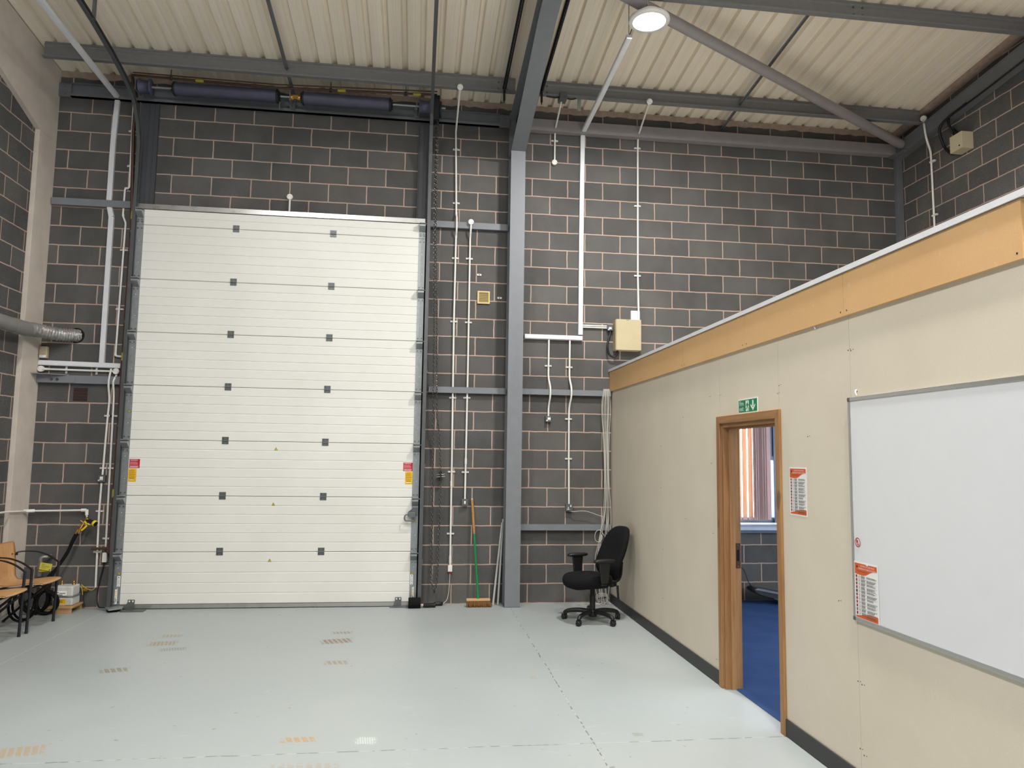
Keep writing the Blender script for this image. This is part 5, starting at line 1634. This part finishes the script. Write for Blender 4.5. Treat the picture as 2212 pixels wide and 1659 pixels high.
# round red and white sticker
st = MB()
c = Vector((WBX - 0.0015, -5.124, 1.297))
st.lathe([(0.001, 0), (0.0255, 0), (0.0255, 0.0005)], c + Vector((0.001, 0, 0)), (-1, 0, 0), 28, 0, False)
st.lathe([(0.0195, 0), (0.0245, 0), (0.0245, 0.0004), (0.0195, 0.0004)], c, (-1, 0, 0), 28, 1, False, False)
blob = [(-.008, .016), (-.002, .010), (.004, .012), (.002, .004), (.008, -.002), (.010, -.012), (.003, -.016), (-.006, -.012), (-.011, -.002), (-.013, .008)]
ppoly(st, [(5.124 + a, 1.297 + b) for a, b in blob], 0.0005, 0.0010, 1, WBX - 0.001)
ppoly(st, [(5.124 + .001 + a * .5, 1.297 - .002 + b * .5) for a, b in blob[2:8]], 0.0010, 0.0014, 0, WBX - 0.001)
tag(st.build('round_sticker', ['white', 'label_red']), 'round red and white sticker on the left edge of the whiteboard', 'sticker', kind='thing')
# hooks
for y, z, lab in ((-5.13, 2.092, 'small white hook just above the whiteboard corner'), (-4.73, 2.523, 'small white hook under the fascia right of the doorway')):
    m2 = MB().tube(spline([(PX - 0.002, y, z + 0.02), (PX - 0.012, y - 0.004, z + 0.008), (PX - 0.008, y - 0.01, z - 0.012)]), 0.004, 6)
    tag(m2.build('hook', 'white'), lab, 'hook', kind='thing')

# ================================================================== CORNER CABLES
cb = thing('cable_bundle', 'bundle of white data cables hanging down the corner beside the partition', 'cables', (4.98, -0.09, 0))
random.seed(11)
for i in range(8):
    dx = (i - 3.5) * 0.0085
    j = lambda a: random.uniform(-a, a)
    dy = 0.004 + 0.005 * (i % 3)
    pts = [(5.005 + dx * 1.2, -0.02, 2.545), (4.985 + dx * 1.2, -0.072 - dy, 2.535), (4.978 + dx * 1.8 + j(.006), -0.085 - dy, 2.30), (4.982 + dx * 1.2 + j(.006), -0.085 - dy, 1.95),
           (4.985 + dx + j(.005), -0.085 - dy, 1.5), (4.99 + dx * 1.3 + j(.008), -0.085 - dy, 1.1), (4.965 + dx * 2 + j(.015), -0.085 - dy, 0.80), (4.93 + dx * 3 + j(.02), -0.09 - dy, 0.5),
           (4.93 + dx * 2.5 + j(.015), -0.10 - dy, 0.22), (4.94 + dx * 2.2 + j(.015), -0.12 - j(.02), 0.05), (4.93 + dx * 2.4 + j(.03), -0.16 - j(.03), 0.012), (4.88 + dx * 5, -0.13 - dy, 0.010)]
    MB().tube(spline(pts, 6), 0.0034, 6).build('cable', 'cable_white', cb)
MB().tube(spline([(4.955, -0.1, 0.80), (4.90, -0.1, 0.86), (4.85, -0.1, 0.83), (4.845, -0.1, 0.75), (4.89, -0.1, 0.72), (4.93, -0.1, 0.76), (4.92, -0.1, 0.80), (4.88, -0.1, 0.62), (4.865, -0.1, 0.45)], 6), 0.0034, 6).build('cable', 'cable_white', cb)
MB().tube(spline([(4.90, -0.1, 0.012), (4.80, -0.15, 0.008), (4.70, -0.10, 0.008), (4.63, -0.15, 0.008), (4.68, -0.22, 0.008), (4.80, -0.2, 0.012), (4.90, -0.18, 0.012)], 6), 0.0034, 6).build('cable', 'cable_white', cb)
for k in range(3):
    MB().tube([(4.93 + .075 * math.cos(t * PI / 8), -0.14 + 0.02 * k - .03 * math.sin(t * PI / 8), 0.015 + 0.09 * (0.5 + 0.5 * math.sin(t * PI / 8)) + 0.012 * k) for t in range(16)], 0.0034, 6).build('cable', 'cable_white', cb)

# ================================================================== BROOM, RODS
bm_ = thing('broom', 'broom with green handle and bristle head leaning on the block wall', 'broom', (3.45, -0.16, 0))
a, b = Vector((3.452, -0.175, 0.11)), Vector((3.373, -0.035, 1.205))
MB().tube([a, a.lerp(b, .66)], 0.0125, 12).build('handle', 'green', bm_)['label'] = 'green painted handle'
m2 = MB().tube([a.lerp(b, t / 14) for t in range(9, 15)], [0.0135, 0.0165, 0.0155, 0.0165, 0.0155, 0.0165], 12)
m2.build('grip_wrap', 'tape', bm_)['label'] = 'brown tape wrapped upper handle'
MB().tube([b, b + (b - a).normalized() * 0.015], 0.012, 10).build('handle_tip', 'cable_white', bm_)
MB().tube([a - (b - a).normalized() * 0.05, a + (b - a).normalized() * 0.02], 0.0165, 12).build('socket', 'green', bm_)
MB().box(3.318, 3.590, -0.215, -0.155, 0.068, 0.092).build('head_block', 'broom_wood', bm_, bevel=0.004)
m2 = MB()
random.seed(4)
for i in range(34):
    for jrow in range(4):
        x = 3.326 + 0.256 * i / 33
        y = -0.205 + 0.04 * jrow / 3
        dx = (x - 3.454) * 0.07 + random.uniform(-.009, .009) + 0.014
        dy = (y + 0.185) * 0.7 + random.uniform(-.006, .006) - 0.01
        m2.tube([(x, y, 0.07), (x + dx * .5, y + dy * .5, 0.035), (x + dx, y + dy, 0.002 + random.random() * .004)], [0.005, 0.006, 0.003], 5)
o = m2.build('bristles', 'bristle', bm_); o['kind'] = 'stuff'
for a, b, lab, mt in (((3.632, -0.115, 0.002), (3.735, -0.03, 0.94), 'grey rod leaning in the corner nearest the broom', 'rod_grey'),
                  ((3.692, -0.085, 0.002), (3.748, -0.02, 0.98), 'grey rod leaning nearest the steel column', 'rod_grey')):
    tag(MB().tube([a, b], 0.0125, 10).build('loose_rod', mt), lab, 'rod', 'loose rods leaning beside the column', 'thing')

# ================================================================== CHAIRS
def copy_tree(o, parent=None):
    c = o.copy(); COL.objects.link(c)
    if parent: c.parent = parent
    for ch_ in list(o.children): copy_tree(ch_, c)
    return c


def shell_mesh():
    """one bent plywood sheet: seat, bend and back; local x forward, y across"""
    prof = [(0.062, .432, .185), (0.055, .440, .203), (0.0, .441, .215), (-.06, .437, .215), (-.14, .428, .21), (-.22, .420, .20), (-.28, .417, .195), (-.325, .422, .19), (-.355, .440, .19),
            (-.37, .47, .192), (-.378, .52, .198), (-.386, .60, .205), (-.396, .68, .207), (-.406, .75, .205), (-.412, .79, .198), (-.414, .803, .18)]
    t = 0.011
    nu = 13
    m3 = MB()
    vs, fs = [], []
    n = len(prof)
    for layer in (0, 1):
        for i, (x, z, hw) in enumerate(prof):
            p0, p1 = prof[max(0, i - 1)], prof[min(n - 1, i + 1)]
            d = Vector((p1[0] - p0[0], 0, p1[1] - p0[1])).normalized()
            nrm = Vector((d.z, 0, -d.x))                     # under / behind
            for k in range(nu):
                y = -hw + 2 * hw * k / (nu - 1)
                q = (y / hw) ** 2
                dip = -0.008 * (1 - q) if z < .46 else 0
                back = -0.022 * (1 - q) if z > .46 else 0
                v = Vector((x + back, y, z + dip)) + (nrm * t if layer else Vector((0, 0, 0)))
                vs.append(v)
    for layer in (0, 1):
        o_ = layer * n * nu
        for i in range(n - 1):
            for k in range(nu - 1):
                f = (o_ + i * nu + k, o_ + i * nu + k + 1, o_ + (i + 1) * nu + k + 1, o_ + (i + 1) * nu + k)
                fs.append(f if layer else f[::-1])
    o_ = n * nu
    for i in range(n - 1):
        for k in (0, nu - 1):
            f = (i * nu + k, (i + 1) * nu + k, o_ + (i + 1) * nu + k, o_ + i * nu + k)
            fs.append(f)
    for k in range(nu - 1):
        for i in (0, n - 1):
            fs.append((i * nu + k, i * nu + k + 1, o_ + i * nu + k + 1, o_ + i * nu + k))
    m3._add(vs, fs, 0, True)
    return m3


def make_wood_chair():
    p = thing('wooden_armchair', '', 'chair', (0, 0, 0), 'bent plywood armchairs by the left column')
    sh = shell_mesh().build('seat_shell', 'beech', p, world=False)
    m3 = MB()
    for y in (-.145, .145):
        m3.disc((-.388 + 0.0, y, .685), (1, 0, 0), 0.006, 0.006, 8)
    sub(m3.build('rivet', 'ink', p, world=False), sh)
    for s in (-1, 1):
        y = s * 0.262
        arm = spline([(-.375, s * .20, .665), (-.37, s * .215, .692), (-.30, s * .245, .698), (-.20, s * .258, .69), (-.10, s * .262, .655), (-.03, s * .263, .61), (0.0, s * .263, .585)], 6)
        MB().section([(-.012, -.005), (.012, -.005), (.012, .005), (-.012, .005)], arm, smooth=False).build('armrest', 'black_plastic', p, world=False)
        MB().tube([(0.0, s * .263, .59), (-0.005, s * .263, .40), (-0.012, s * .262, 0.012)], 0.013, 10).build('front_leg', 'black_metal', p, world=False)
        MB().tube([(-0.03, s * .225, .405), (-0.2, s * .235, .26), (-0.47, s * .25, 0.012)], 0.012, 10).build('rear_leg', 'black_metal', p, world=False)
        MB().tube([(-.045, s * .20, .413), (-.33, s * .19, .392)], 0.010, 8).tube([(-.33, s * .19, .392), (-.40, s * .185, .46), (-.43, s * .18, .66)], 0.010, 8).build('back_upright', 'black_metal', p, world=False)
        for x in (-0.012, -0.472):
            MB().lathe([(0.0145, 0), (0.0145, 0.02)], (x, s * (.262 if x > -.1 else .25), 0.0), (0, 0, 1), 10).build('foot', 'black_plastic', p, world=False)
    MB().tube([(-0.02, -.263, .405), (-0.02, .263, .405)], 0.011, 8).tube([(-.33, -.19, .39), (-.33, .19, .39)], 0.010, 8).build('cross_bar', 'black_metal', p, world=False)
    return p


wc = make_wood_chair()
wc.location = (-0.872, -0.925, 0.0)
wc['label'] = 'wooden armchair with black frame standing nearest the gas meter'
wc2 = copy_tree(wc)
wc2.location = (-0.877, -1.572, 0.0)
wc2['label'] = 'wooden armchair with black frame cut off by the left picture edge'
ROOTS.append(wc2)


def cushion(outline, layers, dome=0.0):
    """stack of scaled outlines: outline = [(a,b)], layers = [(scale, offset)], returns verts, faces in (a, b, h)"""
    n = len(outline)
    vs, fs = [], []
    for s, h in layers:
        vs += [(a * s, b * s, h) for a, b in outline]
    m = len(layers)
    for i in range(m - 1):
        for k in range(n):
            fs.append((i * n + k, i * n + (k + 1) % n, (i + 1) * n + (k + 1) % n, (i + 1) * n + k))
    vs.append((0, 0, layers[0][1])); vs.append((0, 0, layers[-1][1] + dome))
    for k in range(n):
        fs.append((m * n, (k + 1) % n, k)); fs.append((m * n + 1, (m - 1) * n + k, (m - 1) * n + (k + 1) % n))
    return vs, fs


def superell(rx, ry, e, n=28, f=None):
    out = []
    for k in range(n):
        t = 2 * PI * k / n
        c, s = math.cos(t), math.sin(t)
        a = math.copysign(abs(c) ** (2 / e), c) * rx
        b = math.copysign(abs(s) ** (2 / e), s) * ry
        if f: a, b = f(a, b)
        out.append((a, b))
    return out


oc = thing('office_chair', 'black fabric swivel office chair with armrests in the corner', 'chair', (4.600, -0.992, 0.0))
oc.rotation_euler = (0, 0, math.radians(198))
# local: x forward, y left
out = superell(0.245, 0.245, 3.2, 32, lambda a, b: (a, b * (1.0 - 0.10 * (a < 0) * abs(a) / 0.245)))
vs, fs = cushion(out, [(0.70, -0.066), (0.91, -0.052), (1.0, -0.015), (0.985, 0.018), (0.92, 0.034), (0.7, 0.044), (0.35, 0.047)], 0.001)
vv = []
for a, b, h in vs:
    drop = 0.0
    if a > 0.10: drop = -1.5 * (a - 0.10) ** 2
    sag = -0.012 * (1 - (b / 0.25) ** 2) if h > 0 else 0
    vv.append((a + 0.06, b, 0.446 + h * 1.35 + drop * (1 if h > -.02 else 1.25) + sag + 0.02 * max(0, -a) ))
m2 = MB()._add(vv, fs, 0, True)
m2.build('seat', 'fabric_black', oc, subsurf=1, world=False)
out = superell(0.232, 0.285, 3.3, 32, lambda a, b: (a * (1.0 - 0.14 * max(0, b) / 0.285 - 0.08 * max(0, -b) / 0.285), b))
vs, fs = cushion(out, [(0.90, -0.045), (0.985, -0.035), (1.0, -0.01), (0.975, 0.012), (0.88, 0.028), (0.6, 0.034), (0.3, 0.035)], 0.0)
vv = []
for a, b, h in vs:
    zc = 0.695 + b
    lean = -0.225 - 0.125 * (b + 0.285) / 0.57 + 0.045 * math.exp(-((b + 0.13) / 0.11) ** 2) - 0.03 * max(0, b / .285) ** 2
    curve = 0.055 * (a / 0.24) ** 2
    vv.append((lean + h + curve, a, zc + 0.004))
MB()._add(vv, [f[::-1] for f in fs], 0, True).build('backrest', 'fabric_black', oc, subsurf=1, world=False)
MB().section([(-.03, -.008), (.03, -.008), (.03, .008), (-.03, .008)], spline([(-.05, 0, .405), (-.20, 0, .392), (-.30, 0, .40), (-.345, 0, .46), (-.36, 0, .60)]), (0, 0, 1)).build('back_bracket', 'black_plastic', oc, world=False)
MB().box(-.14, .12, -.10, .10, .345, .40).build('mechanism', 'black_plastic', oc, bevel=0.015, world=False)
MB().tube([(-.26, -.02, .385), (-.27, -.02, .345)], [0.05, 0.042], 14).build('tension_knob', 'black_plastic', oc, world=False)
MB().tube([(-.275, .06, .36), (-.285, .062, .21)], [0.014, 0.011], 8).build('lever', 'black_plastic', oc, world=False)
MB().lathe([(0.030, 0.08), (0.030, 0.27), (0.024, 0.28), (0.024, 0.40)], (0, 0, 0), (0, 0, 1), 18).build('gas_column', 'black_plastic', oc, world=False)
for s in (-1, 1):
    m2 = MB()
    y = s * 0.272
    m2.prism([(-0.04, .648), (0.09, .648), (0.072, .47), (0.064, .43), (-0.015, .43), (-0.024, .47)], 1, y - 0.014, y + 0.014)
    m2.box(-0.010, 0.06, min(s * 0.09, y), max(s * 0.09, y), 0.405, 0.43)
    m2.build('arm_post', 'black_plastic', oc, bevel=0.008, world=False)
    vs, fs = cushion(superell(0.125, 0.043, 3.0, 24, lambda a, b: (a, b * (1 - .2 * max(0, a) / .125))), [(0.88, -0.016), (1.0, -0.006), (1.0, 0.006), (0.9, 0.015), (0.5, 0.018)], 0.0)
    MB()._add([(a + 0.025, y + b, 0.660 + h - 2.2 * max(0, a - .075) ** 2) for a, b, h in vs], fs, 0, True).build('arm_pad', 'black_plastic', oc, world=False)
m2 = MB().lathe([(0.02, 0.045), (0.045, 0.05), (0.05, 0.075), (0.045, 0.115), (0.032, 0.125)], (0, 0, 0), (0, 0, 1), 20)
m2.build('base_hub', 'black_plastic', oc, world=False)
for k in range(5):
    t = math.radians(13 + 72 * k - 198)
    c, s = math.cos(t), math.sin(t)
    leg = spline([(0.03 * c, 0.03 * s, 0.098), (0.13 * c, 0.13 * s, 0.106), (0.23 * c, 0.23 * s, 0.098), (0.285 * c, 0.285 * s, 0.082), (0.302 * c, 0.302 * s, 0.062)], 5)
    lo = MB().tube(leg, [0.026 - 0.007 * i / (len(leg) - 1) for i in range(len(leg))], 10).build('base_leg', 'black_plastic', oc, world=False)
    ct = t + [0.9, 2.0, -0.6, 1.6, 0.2][k]
    ax_ = Vector((-math.sin(ct), math.cos(ct), 0))
    cc = Vector((0.302 * c, 0.302 * s, 0.027))
    m2 = MB()
    for q in (-1, 1):
        m2.lathe([(0.010, -0.011), (0.024, -0.010), (0.027, 0.0), (0.024, 0.010), (0.010, 0.011)], cc + ax_ * (0.014 * q), ax_, 16)
    m2.tube([cc + Vector((0, 0, 0.0)), cc + Vector((0, 0, 0.04))], 0.008, 8)
    m2.obox(cc + Vector((0, 0, 0.022)), ax_, ax_.cross((0, 0, 1)), (0, 0, 1), 0.024, 0.02, 0.01)
    sub(m2.build('caster', 'black_plastic', oc, world=False), lo)

for o in ROOTS:
    if '_o' in o: del o['_o']
